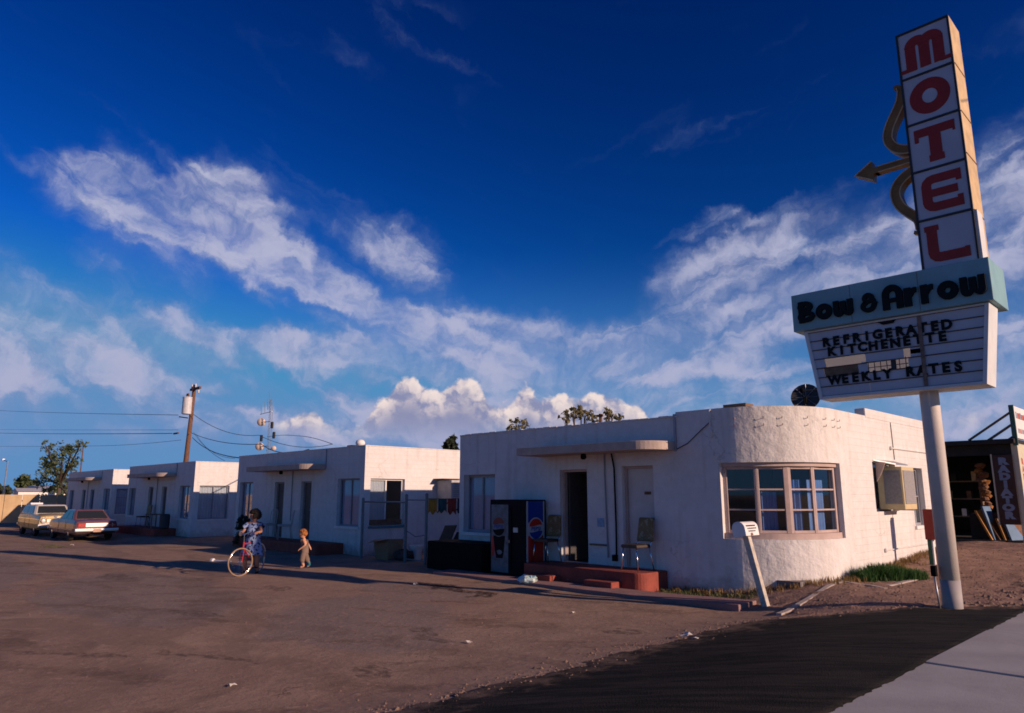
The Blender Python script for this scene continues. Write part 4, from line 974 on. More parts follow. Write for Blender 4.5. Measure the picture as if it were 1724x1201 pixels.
# ------------------------------------------------------------------ things by the street
def solo(mb, name, mat, org, label, cat, group=None, **kw):
    return tag(mb.obj(name, mat, org=tuple(org), **kw), label, cat, group)
z_ = zt(-3.09, 11.15)
t = thing('pipe_stub', 'thin grey pipe with a small capped box, standing right beside the sign pole', 'pipe', (-3.13, 11.14, z_))
q_ = MB(); q_.tube([(-3.13, 11.14, z_ - .05), (-3.16, 11.14, z_ + .44)], .014, 8); q_.obj('stem', m_steel, t, smooth=True)
q_ = MB(); q_.box(-3.195, -3.125, 11.11, 11.18, z_ + .42, z_ + .56); q_.obj('box', m_black, t, bevel=.01)
# mailbox on its leaning post
mz = zt(-5.45, 10.87)
mbx = thing('mailbox', 'white arched mailbox on a leaning white wooden post in front of the bay window', 'mailbox', (-5.45, 10.87, mz))
T = Vector((-5.75, 10.92, 1.10))
q_ = MB(); d_ = T - Vector((-5.45, 10.87, mz)); 
q_.hexa([Vector((-5.45 + a * .05, 10.87 + b * .05, mz - .1)) for a, b in ((-1, -1), (1, -1), (1, 1), (-1, 1))] + [T + Vector((a * .05, b * .05, 0)) for a, b in ((-1, -1), (1, -1), (1, 1), (-1, 1))])
q_.obj('post', M('worn_cream_post', (.52, .47, .39), .8, var=.25, vs=9, bump=.3, col2=(.25, .20, .15), thr=(.64, .70)), mbx, bevel=.006)
prof = [(-.10, 0), (.10, 0), (.10, .13)] + [(.10 * math.cos(R(a)), .13 + .10 * math.sin(R(a))) for a in range(15, 180, 15)] + [(-.10, .13)]
tl = Matrix.Rotation(R(-9), 4, 'Y')
def mp_(x, y, z): v = tl @ Vector((x, 0, z)); return (T.x - .02 + v.x, 10.74 + y, T.z + v.z)
q_ = MB(); q_.loft([[mp_(x, y, z) for x, z in prof] for y in (0, .46)]); bx_ = q_.obj('box', m_white, mbx, bevel=.005)
q_ = MB(); q_.loft([[mp_(x * 1.04, y, z * 1.03 - .003) for x, z in prof] for y in (-.014, -.001)]); q_.obj('box_door', m_white, bx_)
for k, (a0, a1) in enumerate(((.07, .38), (.10, .40), (.12, .36))):
    z = .145 - k * .042; q_ = MB(); x_ = a0
    while x_ < a1:
        w_ = .012 + .02 * hsh(int(x_ * 300), k); q_.add([mp_(.1025, x_, z), mp_(.1025, x_ + w_, z), mp_(.1025, x_ + w_, z + .022), mp_(.1025, x_, z + .022)], [(0, 1, 2, 3)]); x_ += w_ + .011
    q_.obj('lettering', m_signblk, bx_, fix=False)
q_ = MB(); q_.add([mp_(.103, .18, .0), mp_(.103, .26, .01), mp_(.103, .23, .05), mp_(.103, .17, .035)], [(0, 1, 2, 3)]); q_.obj('rust_patch', m_rust, bx_, fix=False)
# evaporative cooler hung in the side window, with its flap
ck = thing('window_cooler', 'yellowed evaporative cooler box hung in the sunny side window of the office', 'cooler', (BXS + .4, 16.3, 1.5))
m_cool = M('cooler_cream_enamel', (.62, .50, .27), .5, var=.12, vs=4)
m_louv = M('cooler_grille_grey', (.30, .29, .29), .7, var=.2, vs=20)
def find(fn, target, lo, hi):
    for _ in range(40):
        m_ = (lo + hi) / 2
        if fn(m_) < target: lo = m_
        else: hi = m_
    return (lo + hi) / 2
CY = 15.95; cxr = find(lambda x: px_of(x, CY, 1.9), 1521, BXS, BXS + 2); cyr = find(lambda y: px_of(cxr, y, 1.9), 1541, CY, CY + 2)
cz0, cz1 = 1.46, 2.32
q_ = MB(); q_.box(BXS - .1, cxr, CY, cyr, cz0, cz1); cb_ = q_.obj('casing', m_cool, ck, bevel=.012)
fa, fb_ = FF(0, CY), FS(cxr, 0)
for k in range(17):
    z = cz0 + .13 + k * (cz1 - cz0 - .22) / 16; e_ = MB(); e_.fbox(fa, BXS + .03, cxr - .05, .001, .014, z - .012, z + .010); e_.obj('louvre', m_louv, cb_)
    e_ = MB(); e_.fbox(fb_, CY + .05, cyr - .05, .001, .014, z - .012, z + .010); e_.obj('louvre', m_louv, cb_)
e_ = MB(); e_.fbox(fa, BXS + .02, cxr - .04, .0, .004, cz0 + .11, cz1 - .07); e_.fbox(fb_, CY + .04, cyr - .04, .0, .004, cz0 + .11, cz1 - .07); e_.obj('grille_backing', m_louv, cb_)
q_ = MB(); q_.hexa([(BXS + .01, 15.5, 2.44), (BXS + .01, cyr, 2.44), (cxr - .1, cyr, 2.36), (cxr - .1, 15.95, 2.36), (BXS + .01, 15.5, 2.465), (BXS + .01, cyr, 2.465), (cxr - .1, cyr, 2.385), (cxr - .1, 15.95, 2.385)]); q_.obj('flap', m_steel, ck)
q_ = MB(); q_.prism(FF(0, 15.62), [(BXS + .005, 2.43), (BXS + .20, 2.40), (BXS + .09, 2.15), (BXS + .005, 2.02)], -.01, .01); q_.obj('side_cheek', m_frame, ck)
# dark red board on its post by the side wall
rx, ry = -4.66, 16.45; rz_ = zt(rx, ry)
rbx = thing('red_board', 'dark red board on a green and white post beside the side wall', 'sign', (rx, ry, rz_))
m_redb = M('dark_red_board', (.24, .028, .020), .6, var=.15)
q_ = MB(); q_.box(rx - .05, rx + .05, ry - .04, ry + .04, rz_ - .1, rz_ + .7); q_.obj('post', m_white, rbx, bevel=.006)
q_ = MB(); q_.box(rx - .051, rx + .02, ry - .052, ry - .041, rz_ - .05, rz_ + .7); q_.obj('post_face', M('dark_green_paint', (.02, .09, .06), .6), rbx)
q_ = MB(); q_.box(rx - .07, rx + .17, ry - .10, ry + .10, rz_ + .50, rz_ + 1.10); q_.obj('board', m_redb, rbx, bevel=.012)
q_ = MB(); q_.tube([(BXS, ry + .02, rz_ + 1.08), (rx - .1, ry, rz_ + 1.08)], .012, 6); q_.obj('stay', m_steel, rbx)
# dish aerial and plank on the office roof
dc = pixY(1356, 668, 15.5)
dsh = thing('satellite_dish', 'dark mesh satellite dish on the office roof behind the parapet', 'dish', (dc.x, dc.y, 3.02))
m_mesh = M('dark_mesh_metal', (.075, .07, .07), .7, .3, var=.3, vs=20)
ax = Vector((.20, -.92, .30)).normalized()
e1 = ax.cross(Vector((0, 0, 1))).normalized(); e2 = e1.cross(ax)
def dpt(r_, a, off=0): return dc + (e1 * math.cos(a) + e2 * math.sin(a)) * r_ + ax * (r_ * r_ * .45 - .05 + off)
q_ = MB(); n_ = 24; rs = [.02, .12, .22, .31]; vs = [dpt(r_, 2 * math.pi * k / n_) for r_ in rs for k in range(n_)] + [dpt(r_, 2 * math.pi * k / n_, -.012) for r_ in rs for k in range(n_)]
fsx = [(i * n_ + k, i * n_ + (k + 1) % n_, (i + 1) * n_ + (k + 1) % n_, (i + 1) * n_ + k) for i in range(3) for k in range(n_)]
q_.add(vs, fsx + [tuple(v + 4 * n_ for v in f[::-1]) for f in fsx]); q_.obj('reflector', m_mesh, dsh, smooth=True, fix=False)
for a in (0, 2.1, 4.2): q_ = MB(); q_.tube([dpt(.30, a + .5), dc + ax * .32], .012, 6); q_.obj('strut', m_black, dsh)
q_ = MB(); q_.lathe(dc + ax * .28, [(.03, 0), (.045, .02), (.045, .09), (.02, .1)], 10, ax); q_.obj('feed', m_black, dsh)
q_ = MB(); q_.tube([(dc.x, dc.y, 3.0), (dc.x, dc.y, dc.z)], .03, 8); q_.obj('mast', m_black, dsh)
for k in range(8):
    a = 2 * math.pi * k / 8; q_ = MB(); q_.tube([dpt(.03, a, .006), dpt(.16, a, .006), dpt(.305, a, .006)], .006, 5); q_.obj('rib', m_steel, dsh)
pl0, pl1 = pixY(1224, 685, 12.45), pixY(1262, 684, 12.45)
q_ = MB(); q_.box(pl0.x, pl1.x, 12.3, 12.6, 3.36, 3.43); q_.box(pl0.x + .05, pl0.x + .12, 12.4, 12.5, 3.02, 3.36); q_.box(pl1.x - .12, pl1.x - .05, 12.4, 12.5, 3.02, 3.36)
solo(q_, 'plank', m_wood, (pl0.x, 12.45, 3.02), 'brown plank resting on the office roof above the bay', 'plank')

# ------------------------------------------------------------------ in front of the office
vm = thing('vending_machine', 'black soft drink vending machine with red, white and blue side panel', 'vending machine', (-11.62, 11.58, 0))
VX0, VX1, VY0, VY1, VH = -12.18, -11.06, 11.27, 11.93, 1.65
m_vblk = M('vending_black', (.010, .010, .011), .7, var=.2, spec=.1)
m_vblue = M('vending_blue', (.010, .045, .30), .35, var=.06); m_vred = M('vending_red', (.50, .030, .020), .35, var=.06); m_vwhite = M('vending_white', (.42, .44, .47), .4, var=.06)
m_vfad = M('faded_panel_white', (.15, .17, .19), .6, var=.35, vs=7, col2=(.06, .06, .065), thr=(.56, .70))
q_ = MB(); q_.box(VX0, VX1, VY0, VY1, .04, VH); vb = q_.obj('cabinet', m_vblk, vm, bevel=.015)
q_ = MB(); q_.box(VX0 + .05, VX1 - .05, VY0 + .05, VY1 - .05, -.02, .04); q_.obj('plinth', m_vblk, vm)
m_vred2 = M('faded_vending_red', (.20, .035, .025), .5, var=.25, vs=9)
def emblem(par, fr, r, b, faded=False):
    """round emblem: red over white band over blue, with the word on the band"""
    n = 28; wave = lambda x: .08 * r * math.sin(x / r * 2.6)
    e_ = MB(); e_.lathe(fr.p(0, b, 0), [(r * 1.12, 0), (r * 1.12, .004)], 32, fr.n); d_ = e_.obj('emblem', m_vfad if faded else m_vwhite, par)
    for s_, mat in ((1, m_vred2 if faded else m_vred), (-1, m_vblk if faded else m_vblue)):
        xs = [-.93 * r + 1.86 * r * i / n for i in range(n + 1)]
        lo = [(x, s_ * (.29 * r) + wave(x) * (.9 if s_ > 0 else .9)) for x in xs]; hi = [(x, s_ * math.sqrt(max(0, r * r - x * x))) for x in xs]
        lo = [(x, (min if s_ > 0 else max)(y, h_[1])) for (x, y), h_ in zip(lo, hi)]
        e_ = MB(); e_.add([fr.p(x, b + .006, y) for x, y in lo] + [fr.p(x, b + .006, y) for x, y in hi], [(i, i + 1, n + 2 + i, n + 1 + i) for i in range(n)]); e_.obj('emblem_half', mat, d_, fix=False)
    e_ = MB(); text_on(e_, fr, 'PEPSI', .50 * r, 0, -.17 * r, b + .0085, .014 * r, 'CENTER', 1.0, 1.25); e_.obj('word', m_vblue, d_, fix=False)
fV = Fr((VX0, VY0, 0), (1, 0, 0), (0, -1, 0)); fVs = Fr((VX1, VY0, 0), (0, 1, 0), (1, 0, 0))
q_ = MB(); q_.fbox(fV, .05, .60, .0, .008, .08, 1.54); fp = q_.obj('front_panel', m_vfad, vm, bevel=.004)
emblem(fp, Fr(fV.p(.30, .008, 1.06), (1, 0, 0), (0, -1, 0)), .20, .002, True)
q_ = MB(); q_.prism(fV, [(.12, .86), (.50, .86), (.46, .52), (.42, .38), (.22, .38), (.18, .52)], .009, .012); q_.obj('cup_picture', m_vblk, fp)
q_ = MB(); q_.fbox(fV, .08, .16, .009, .011, .42, .84); q_.obj('red_stripe', m_vred, fp)
q_ = MB(); q_.prism(fV, [(.24, .53), (.31, .56), (.38, .55), (.42, .50), (.36, .46), (.28, .46)], .013, .016); q_.obj('ice_picture', m_vfad, fp)
q_ = MB(); q_.fbox(fV, .66, .70, .0, .03, .2, 1.5); q_.obj('handle_strip', m_vblk, vm)
q_ = MB(); q_.fbox(fV, .76, .90, .0, .012, .95, 1.05); q_.obj('coin_plate', m_steel, vm); 
q_ = MB(); q_.fbox(fV, .62, .66, .009, .014, .72, .78); q_.obj('button', m_tan, vm)
q_ = MB(); q_.fbox(fV, .70, 1.02, .0, .012, .16, .36); q_.obj('delivery_flap', m_vblk, vm)
DV = VY1 - VY0
for a, b, c, d, mt, nm in ((.08, DV - .10, 1.16, 1.62, m_vblue, 'blue_panel'), (.08, DV - .10, .05, .88, m_vred, 'red_panel'), (.03, .08, .05, 1.62, m_vwhite, 'white_edge'), (DV - .10, DV - .06, .05, 1.62, m_vwhite, 'white_edge'), (.08, DV - .10, .88, 1.16, m_vwhite, 'white_panel')):
    q_ = MB(); q_.fbox(fVs, a, b, .0, .006, c, d); q_.obj(nm, mt, vm)
emblem(vm, Fr(fVs.p(DV / 2 - .01, .006, 1.03), (0, 1, 0), (1, 0, 0)), .215, .002)

m_floral = M('floral_vinyl', (.20, .135, .055), .6, var=.2, vs=6, col2=(.33, .27, .17), thr=(.54, .58)); m_seatv = M('dark_seat_vinyl', (.06, .045, .035), .5, var=.3)
def dinette(label, loc, rz, fl=True, group='chairs outside the rooms'):
    """faces local -y"""
    t = thing('dinette_chair' if fl else 'metal_chair', label, 'chair', loc, rz, group)
    mt = m_chrome if fl else M('white_chair_paint', (.42, .40, .38), .6)
    L = lambda *p: p
    for sx_ in (-1, 1):
        for y, yb in ((-.19, -.21), (.17, .24)):
            q_ = MB(); q_.tube([(sx_ * .17, y, .43), (sx_ * .21, yb, 0)], .011, 8); q_.obj('leg', mt if fl or 1 else mt, t, smooth=True, org=(0, 0, 0))
        q_ = MB(); q_.tube([(sx_ * .17, .17, .40), (sx_ * .165, .22, .50), (sx_ * .16, .27, .88 if not fl else .6)], .011, 8); q_.obj('back_post', mt, t, smooth=True, org=(0, 0, 0))
    q_ = MB(); n = 4; q_.loft([[(sx_ * w, y, z) for sx_, y in ((-1, -.22), (1, -.22), (.92, .19), (-.92, .19))] for w, z in ((.19, .42), (.205, .435), (.205, .465), (.185, .485))]); q_.obj('seat', m_seatv if fl else mt, t, bevel=.012, org=(0, 0, 0))
    if fl:
        q_ = MB(); q_.loft([[(a, y, z) for a, z in ((-.20, .53), (.20, .53), (.165, .98), (-.165, .98))] for y, in ((.215,), (.245,), (.275,))]); 
        q_.v = [(x, y + (z - .5) * .12, z) for x, y, z in q_.v]; q_.obj('backrest', m_floral, t, bevel=.02, org=(0, 0, 0))
    else:
        q_ = MB(); q_.tube([(-.16, .27, .87), (-.12, .28, .93), (.12, .28, .93), (.16, .27, .87)], .011, 8); q_.obj('top_rail', mt, t, smooth=True, org=(0, 0, 0))
        for k in (-.08, 0, .08): q_ = MB(); q_.tube([(k, .23, .49), (k, .275, .92)], .008, 6); q_.obj('spindle', mt, t, org=(0, 0, 0))
    return t
dinette('floral backed dinette chair on the stoop beside the vending machine', (-10.80, 11.66, .34), R(4))
dinette('floral backed dinette chair on the stoop in front of the cream door', (-8.38, 11.58, .34), R(-6))
c1x, c2x = pixY(452, 900, 11.6).x, pixY(481, 900, 11.6).x
dinette('pale spindle backed chair on the next cabin stoop, the one nearer the bicycle', (c1x, 11.55, .32), R(14), False)
dinette('pale spindle backed chair between the two dark doors of the next cabin', (c2x, 11.55, .32), R(-22), False)
# crumpled bag by the step
bg_ = pixZ(888, 985, .0); q_ = MB(); rnd = random.Random(4); n = 14; rings = []
for i in range(9):
    a = math.pi * i / 8; rings.append([(bg_.x + math.sin(a) * (.21 + .06 * math.sin(k * 2.1 + i) + rnd.uniform(-.03, .03)) * math.cos(2 * math.pi * k / n), bg_.y + math.sin(a) * (.13 + rnd.uniform(-.03, .03)) * math.sin(2 * math.pi * k / n), .085 - .09 * math.cos(a) + .04 * math.sin(a) * math.sin(k * 1.3) + rnd.uniform(-.012, .012)) for k in range(n)])
q_.loft(rings); solo(q_, 'crumpled_bag', M('pale_teal_plastic', (.42, .62, .58), .35, var=.25, vs=14, col2=(.70, .74, .70), thr=(.5, .56)), (bg_.x, bg_.y, 0), 'crumpled pale green plastic bag lying beside the red step', 'bag')

# ------------------------------------------------------------------ yard between the office and the next cabin
m_galv = M('dull_pipe', (.16, .20, .22), .6, .5, var=.2)
P1_, P2_, P3_ = Vector((-17.75, 11.5, 0)), Vector((-15.85, 11.62, 0)), Vector((-15.0, 11.64, 0))
gt = thing('pipe_fence', 'grey pipe fence with open gate between the office and the next cabin', 'fence', tuple(P2_))
hts = (1.62, 1.72, 1.74)
for p_, h in zip((P1_, P2_, P3_), hts):
    q_ = MB(); q_.tube([p_, p_ + Vector((0, 0, h))], .04, 10); q_.lathe(p_ + Vector((0, 0, h)), [(.045, 0), (.045, .02), (.02, .06)], 10); q_.obj('post', m_galv, gt, smooth=False)
q_ = MB(); q_.tube([P1_ + Vector((0, 0, 1.56)), P2_ + Vector((0, 0, 1.56))], .026, 8); q_.obj('rail', m_galv, gt)
q_ = MB(); q_.tube([P2_ + Vector((0, 0, 1.62)), P3_ + Vector((0, 0, 1.62))], .014, 8); q_.obj('rail', m_galv, gt)
q_ = MB(); q_.tube([P2_ + Vector((.04, 0, .82)), P2_.lerp(P3_, .5) + Vector((0, 0, .68)), P3_ + Vector((0, 0, .74))], .014, 6); q_.obj('chain', m_galv, gt)
q_ = MB(); q_.tube([P2_ + Vector((.04, 0, .10)), P3_ + Vector((0, 0, .08))], .02, 6); q_.obj('rail', m_galv, gt)
# chain-link netting between the first two posts
q_ = MB(); W0 = (P2_ - P1_); L_ = W0.length; du = W0 / L_
for k in range(-16, 20):
    for sg_ in (1, -1):
        a0 = k * .1; pts = []
        za, zb = .08, 1.5; xa = a0; xb = a0 + (zb - za) * sg_ * .9
        t0 = max(0, min(1, ((0 if sg_ > 0 else L_) - xa) / (xb - xa))); t1 = max(0, min(1, ((L_ if sg_ > 0 else 0) - xa) / (xb - xa)))
        if t1 - t0 > .02 and t0 >= 0:
            pa, pb = xa + (xb - xa) * t0, xa + (xb - xa) * t1
            if -.01 <= pa <= L_ + .01 and -.01 <= pb <= L_ + .01: q_.tube([P1_ + du * pa + Vector((0, .02 * sg_ * .2, za + (zb - za) * t0)), P1_ + du * pb + Vector((0, .02 * sg_ * .2, za + (zb - za) * t1))], .0022, 3, False)
nt_ = q_.obj('netting', m_galv, gt, fix=False); nt_['kind'] = 'stuff'
bk = Vector((-16.35, 12.35, 0)); q_ = MB(); q_.lathe(bk, [(.145, 0), (.15, .02), (.175, .36), (.182, .37), (.182, .39), (.165, .39), (.14, .06)], 20); solo(q_, 'bucket', m_white, tuple(bk), 'white bucket standing behind the pipe fence', 'bucket', smooth=True)
q_ = MB(); q_.hexa([(-17.42, 11.75, 0), (-16.8, 11.72, 0), (-16.78, 12.2, 0), (-17.4, 12.2, 0), (-17.46, 11.7, .50), (-16.78, 11.74, .56), (-16.72, 12.2, .55), (-17.42, 12.2, .52)]); bo_ = solo(q_, 'cardboard_box', m_cardb, (-17.1, 12.0, 0), 'brown cardboard box behind the pipe fence', 'box', bevel=.01)
q_ = MB(); q_.hexa([(-17.46, 11.7, .505), (-16.78, 11.74, .565), (-16.84, 11.50, .52), (-17.40, 11.46, .44), (-17.46, 11.7, .512), (-16.78, 11.74, .572), (-16.84, 11.50, .527), (-17.40, 11.46, .447)]); f_ = q_.obj('flap', m_cardb, bo_, org=(-17.1, 12.0, 0))
rnd = random.Random(9); q_ = MB(); rings = []
for i in range(8):
    a = math.pi * i / 7; rings.append([(-16.45 + math.sin(a) * (.38 + rnd.uniform(-.07, .07)) * math.cos(2 * math.pi * k / 14), 12.0 + math.sin(a) * (.22 + rnd.uniform(-.05, .05)) * math.sin(2 * math.pi * k / 14), .14 - .16 * math.cos(a) + rnd.uniform(-.035, .035)) for k in range(14)])
q_.loft(rings); solo(q_, 'junk_heap', M('dark_rag', (.05, .04, .035), .9, var=.4), (-16.45, 12.0, 0), 'dark heap of rags next to the cardboard box', 'heap')
for k, (a, b, h, lb) in enumerate(((-15.35, .55, .95, 'dark leaning board behind the gate, the wider of two'), (-14.85, .42, .80, 'dark narrow board leaning near the office corner'))):
    q_ = MB(); q_.hexa([(a, 12.05, 0), (a + b, 12.0, 0), (a + b, 12.03, 0), (a, 12.08, 0), (a + .12, 12.45, h), (a + b + .10, 12.40, h * 1.03), (a + b + .10, 12.43, h * 1.03), (a + .12, 12.48, h)])
    solo(q_, 'leaning_board', M('dark_board', (.055, .04, .03), .8, var=.3), (a, 12.05, 0), lb, 'board')
cl0, cl1 = P3_ + Vector((0, 0, 1.66)), Vector((-14.13, 13.0, 1.70))
q_ = MB(); q_.tube([cl0, cl0.lerp(cl1, .5) - Vector((0, 0, .03)), cl1], .006, 5); solo(q_, 'clothes_line', m_wire, tuple(cl0), 'thin clothes line strung from the fence post to the office wall', 'line')
for k, (nm, col, lb) in enumerate((('yellow', (.36, .19, .03), 'yellow cloth hanging on the clothes line'), ('teal', (.02, .075, .085), 'dark teal cloth hanging on the clothes line'), ('red', (.24, .04, .03), 'red cloth hanging on the clothes line'), ('navy', (.02, .02, .06), 'navy cloth hanging on the clothes line'))):
    a, b = cl0.lerp(cl1, .03 + .155 * k), cl0.lerp(cl1, .165 + .155 * k); q_ = MB(); n = 10; dr = .30 + .10 * hsh(k, 3)
    vs = []
    for j in range(5):
        for i in range(n + 1):
            t_ = i / n; p_ = a.lerp(b, t_); s_ = (b - a).cross(Vector((0, 0, 1))).normalized(); vs.append(p_ + s_ * .03 * math.sin(i * 1.4 + k) * j / 4 + Vector((0, 0, -.012 - dr * j / 4 * (1 - .12 * math.sin(i * .9 + k)))))
    q_.add(vs, [(j * (n + 1) + i, j * (n + 1) + i + 1, (j + 1) * (n + 1) + i + 1, (j + 1) * (n + 1) + i) for j in range(4) for i in range(n)])
    o_ = solo(q_, 'hanging_cloth', M(nm + '_cloth', col, .9, var=.2, vs=6), tuple(a), lb, 'cloth', 'clothes on the line', smooth=True, fix=False); so_ = o_.modifiers.new('thickness', 'SOLIDIFY'); so_.thickness = .006
cy0 = pixX(742, 830, -18.0); wc = thing('wall_cooler', 'pale grey cooler box on the side wall of the cabin next to the office', 'cooler', (-18.2, 15.1, 1.6))
q_ = MB(); q_.box(-18.5, -17.75, 14.75, 15.6, 1.62, 2.22); cs_ = q_.obj('casing', M('cooler_grey', (.42, .41, .40), .6, var=.15), wc, bevel=.02)
for k in range(8): e_ = MB(); e_.fbox(FS(-17.75, 0), 14.83, 15.52, .001, .014, 1.70 + k * .06, 1.725 + k * .06); e_.obj('louvre', m_louv, cs_)
q_ = MB(); q_.box(-18.5, -17.95, 14.6, 15.7, 2.25, 2.27); q_.obj('cover', m_rust, wc)
q_ = MB(); q_.tube([(-18.5, 14.8, 1.2), (-17.8, 14.8, 1.62)], .02, 6); q_.tube([(-18.5, 15.5, 1.2), (-17.8, 15.5, 1.62)], .02, 6); q_.obj('bracket', m_rust, wc)
# roof vents on the next cabin
vx = pixY(600, 748, 13.2).x; rvt = thing('roof_vent', 'rusty box and white turbine vent on the roof of the next cabin', 'vent', (vx, 13.2, 2.95))
q_ = MB(); q_.box(vx - .28, vx + .02, 13.0, 13.3, 2.9, 3.40); q_.obj('box', m_rust, rvt, bevel=.02)
q_ = MB(); q_.lathe((vx + .24, 13.2, 2.9), [(.07, 0), (.07, .44), (.13, .48), (.165, .56), (.13, .64), (.05, .68)], 14); q_.obj('turbine', m_white, rvt, smooth=True)
q_ = MB(); q_.lathe((vx + .70, 13.2, 2.9), [(.10, 0), (.10, .40), (.16, .42), (.05, .48)], 12); solo(q_, 'vent_cap', m_white, (vx + .70, 13.2, 2.9), 'small white capped pipe on the next cabin roof corner', 'vent', smooth=True)

# ------------------------------------------------------------------ grass and litter
m_grass = leaf_mat('green_grass', (.020, .070, .012), (.060, .150, .030), .3); m_dry = leaf_mat('dry_grass', (.22, .13, .045), (.34, .23, .09), .3)
def blades(mb, x, y, n, hr, sp, rnd, lean=.5):
    for _ in range(n):
        a = rnd.uniform(0, 6.283); r_ = sp * math.sqrt(rnd.random()); bx, by = x + r_ * math.cos(a), y + r_ * math.sin(a); h = rnd.uniform(*hr); d = rnd.uniform(0, 6.283); w = rnd.uniform(.004, .009)
        lx, ly = math.cos(d) * h * rnd.uniform(.05, lean), math.sin(d) * h * rnd.uniform(.05, lean); z = zt(bx, by); px_, py2 = -math.sin(d) * w, math.cos(d) * w
        mb.add([(bx - px_, by - py2, z), (bx + px_, by + py2, z), (bx + lx * .4 + px_ * .8, by + ly * .4 + py2 * .8, z + h * .6), (bx + lx * .4 - px_ * .8, by + ly * .4 - py2 * .8, z + h * .6), (bx + lx, by + ly, z + h)], [(0, 1, 2, 3), (3, 2, 4)])
rnd = random.Random(21); q_ = MB()
for k in range(46):
    t_ = k / 45; a = pixZ(1452 + 92 * t_, 974 - 4 * t_, .30); tall = (1 - abs(t_ - .38) * 1.2)
    blades(q_, a.x + rnd.uniform(-.1, .1), a.y + rnd.uniform(-.15, .15), 120, (.08, .12 + .22 * max(.12, tall)), .16, rnd, .7)
solo(q_, 'grass_tuft', m_grass, tuple(pixZ(1495, 972, .28)), 'bright green grass tuft growing against the sunny side wall', 'grass', fix=False)
q_ = MB()
for k in range(420):
    s_ = rnd.uniform(-.9, AL + 6.2); a = arc(max(0, s_)) if s_ >= 0 else (bc[0] + s_, BY, 0, -1); d = abs(rnd.gauss(0, .16)) + .03
    blades(q_, a[0] + a[2] * d, a[1] + a[3] * d, rnd.randint(4, 14), (.03, .14), .07, rnd, .9)
tag(q_.obj('dry_grass', m_dry, fix=False), 'dry yellow grass along the foot of the office wall', 'grass', kind='stuff')
q_ = MB()
for k in range(150): blades(q_, rnd.uniform(-8.0, -6.0), rnd.gauss(11.65, .2), rnd.randint(4, 10), (.02, .09), .06, rnd, .9)
for k in range(40): a = pixZ(rnd.uniform(66, 112), rnd.uniform(909, 916)); blades(q_, a.x, a.y, 8, (.02, .07), .2, rnd, .9)
tag(q_.obj('thin_weeds', leaf_mat('weed', (.07, .10, .03), (.16, .15, .06), .3), fix=False), 'thin green weeds between the stoop and the bay', 'weeds', kind='stuff')
# small stones and clods over the lot and the dirt yard
rnd = random.Random(5); q_ = MB()
def clod(x, y, r_):
    z = zt(x, y); o = [(1, 0, 0), (.3, .9, 0), (-.8, .55, 0), (-.75, -.6, 0), (.35, -.95, 0), (.1, 0, .8)]; a = rnd.uniform(0, 6.28); c, s_ = math.cos(a), math.sin(a)
    q_.add([(x + r_ * (u * c - v * s_) * rnd.uniform(.7, 1.2), y + r_ * (u * s_ + v * c) * rnd.uniform(.7, 1.2), z + r_ * (w * rnd.uniform(.6, 1.1) - .12)) for u, v, w in o], [(0, 1, 5), (1, 2, 5), (2, 3, 5), (3, 4, 5), (4, 0, 5)])
for _ in range(2600):
    x, y = rnd.uniform(-4.9, -2.35), rnd.uniform(10.2, 20)
    if dirt_in(x, y) > 0: clod(x, y, rnd.choice((.012, .018, .025, .04, .06)) * (1.5 if x > -3 else .9))
for _ in range(1500):
    y = rnd.uniform(1.5, 9.9); clod(-5.05 + (fbm(y * 1.1, 3.3) - .5) * .22 + rnd.gauss(.05, .16), y, abs(rnd.gauss(0, .012)) + .004)
for _ in range(500):
    x = rnd.uniform(-4.8, -2.9); clod(x, 9.75 + (x + 4.75) * 1.04 + rnd.gauss(-.05, .14), abs(rnd.gauss(0, .014)) + .005)
for _ in range(1500): clod(rnd.uniform(-16, -5), rnd.uniform(2.2, 10), abs(rnd.gauss(0, .006)) + .003)
tag(q_.obj('clods', M('clod_dirt', (.20, .13, .095), .95, var=.35, vs=9), fix=False), 'loose clods and pebbles', 'pebbles', kind='stuff')
m_paper = M('paper_scrap', (.62, .58, .52), .8, var=.15)
for i, (px_, py2, s_, lb) in enumerate(((1155, 1081, .10, 'crumpled pale paper scrap near the edge of the black asphalt'), (1172, 1086, .05, 'small paper scrap just right of the crumpled one'), (700, 985, .07, 'white scrap on the sunny ground left of the vending machine'), (965, 1032, .04, 'tiny pale scrap on the ground below the steps'),
                                   (790, 1083, .05, 'pale pebble of paper in the middle of the lot'), (390, 1158, .05, 'small white scrap low down on the lot'), (122, 911, .10, 'white scrap on the ground in front of the mauve sedan'))):
    p_ = pixZ(px_, py2, .03 if px_ > 1100 else 0); q_ = MB(); z = zt(p_.x, p_.y) + .004
    vs = [(p_.x + (u - 1) * s_ * .6 + rnd.uniform(-.2, .2) * s_, p_.y + (v - 1) * s_ * .6 + rnd.uniform(-.2, .2) * s_, z + rnd.uniform(.05, .7) * s_) for v in range(3) for u in range(3)]
    q_.add(vs, [(0, 1, 4, 3), (1, 2, 5, 4), (3, 4, 7, 6), (4, 5, 8, 7)]); o_ = solo(q_, 'paper_scrap', m_paper, tuple(p_), lb, 'litter', 'litter on the lot', fix=False); o_.modifiers.new('thickness', 'SOLIDIFY').thickness = .004
a, b = pixZ(357, 944, .02), pixZ(388, 946, .02); q_ = MB(); q_.tube([a, b], .022, 8); q_.lathe(a, [(.02, -.05), (.06, -.02), (.06, .06), (.02, .09)], 8, b - a); solo(q_, 'white_stick', m_white, tuple(a), 'white stick with a knob lying left of the bicycle', 'stick')

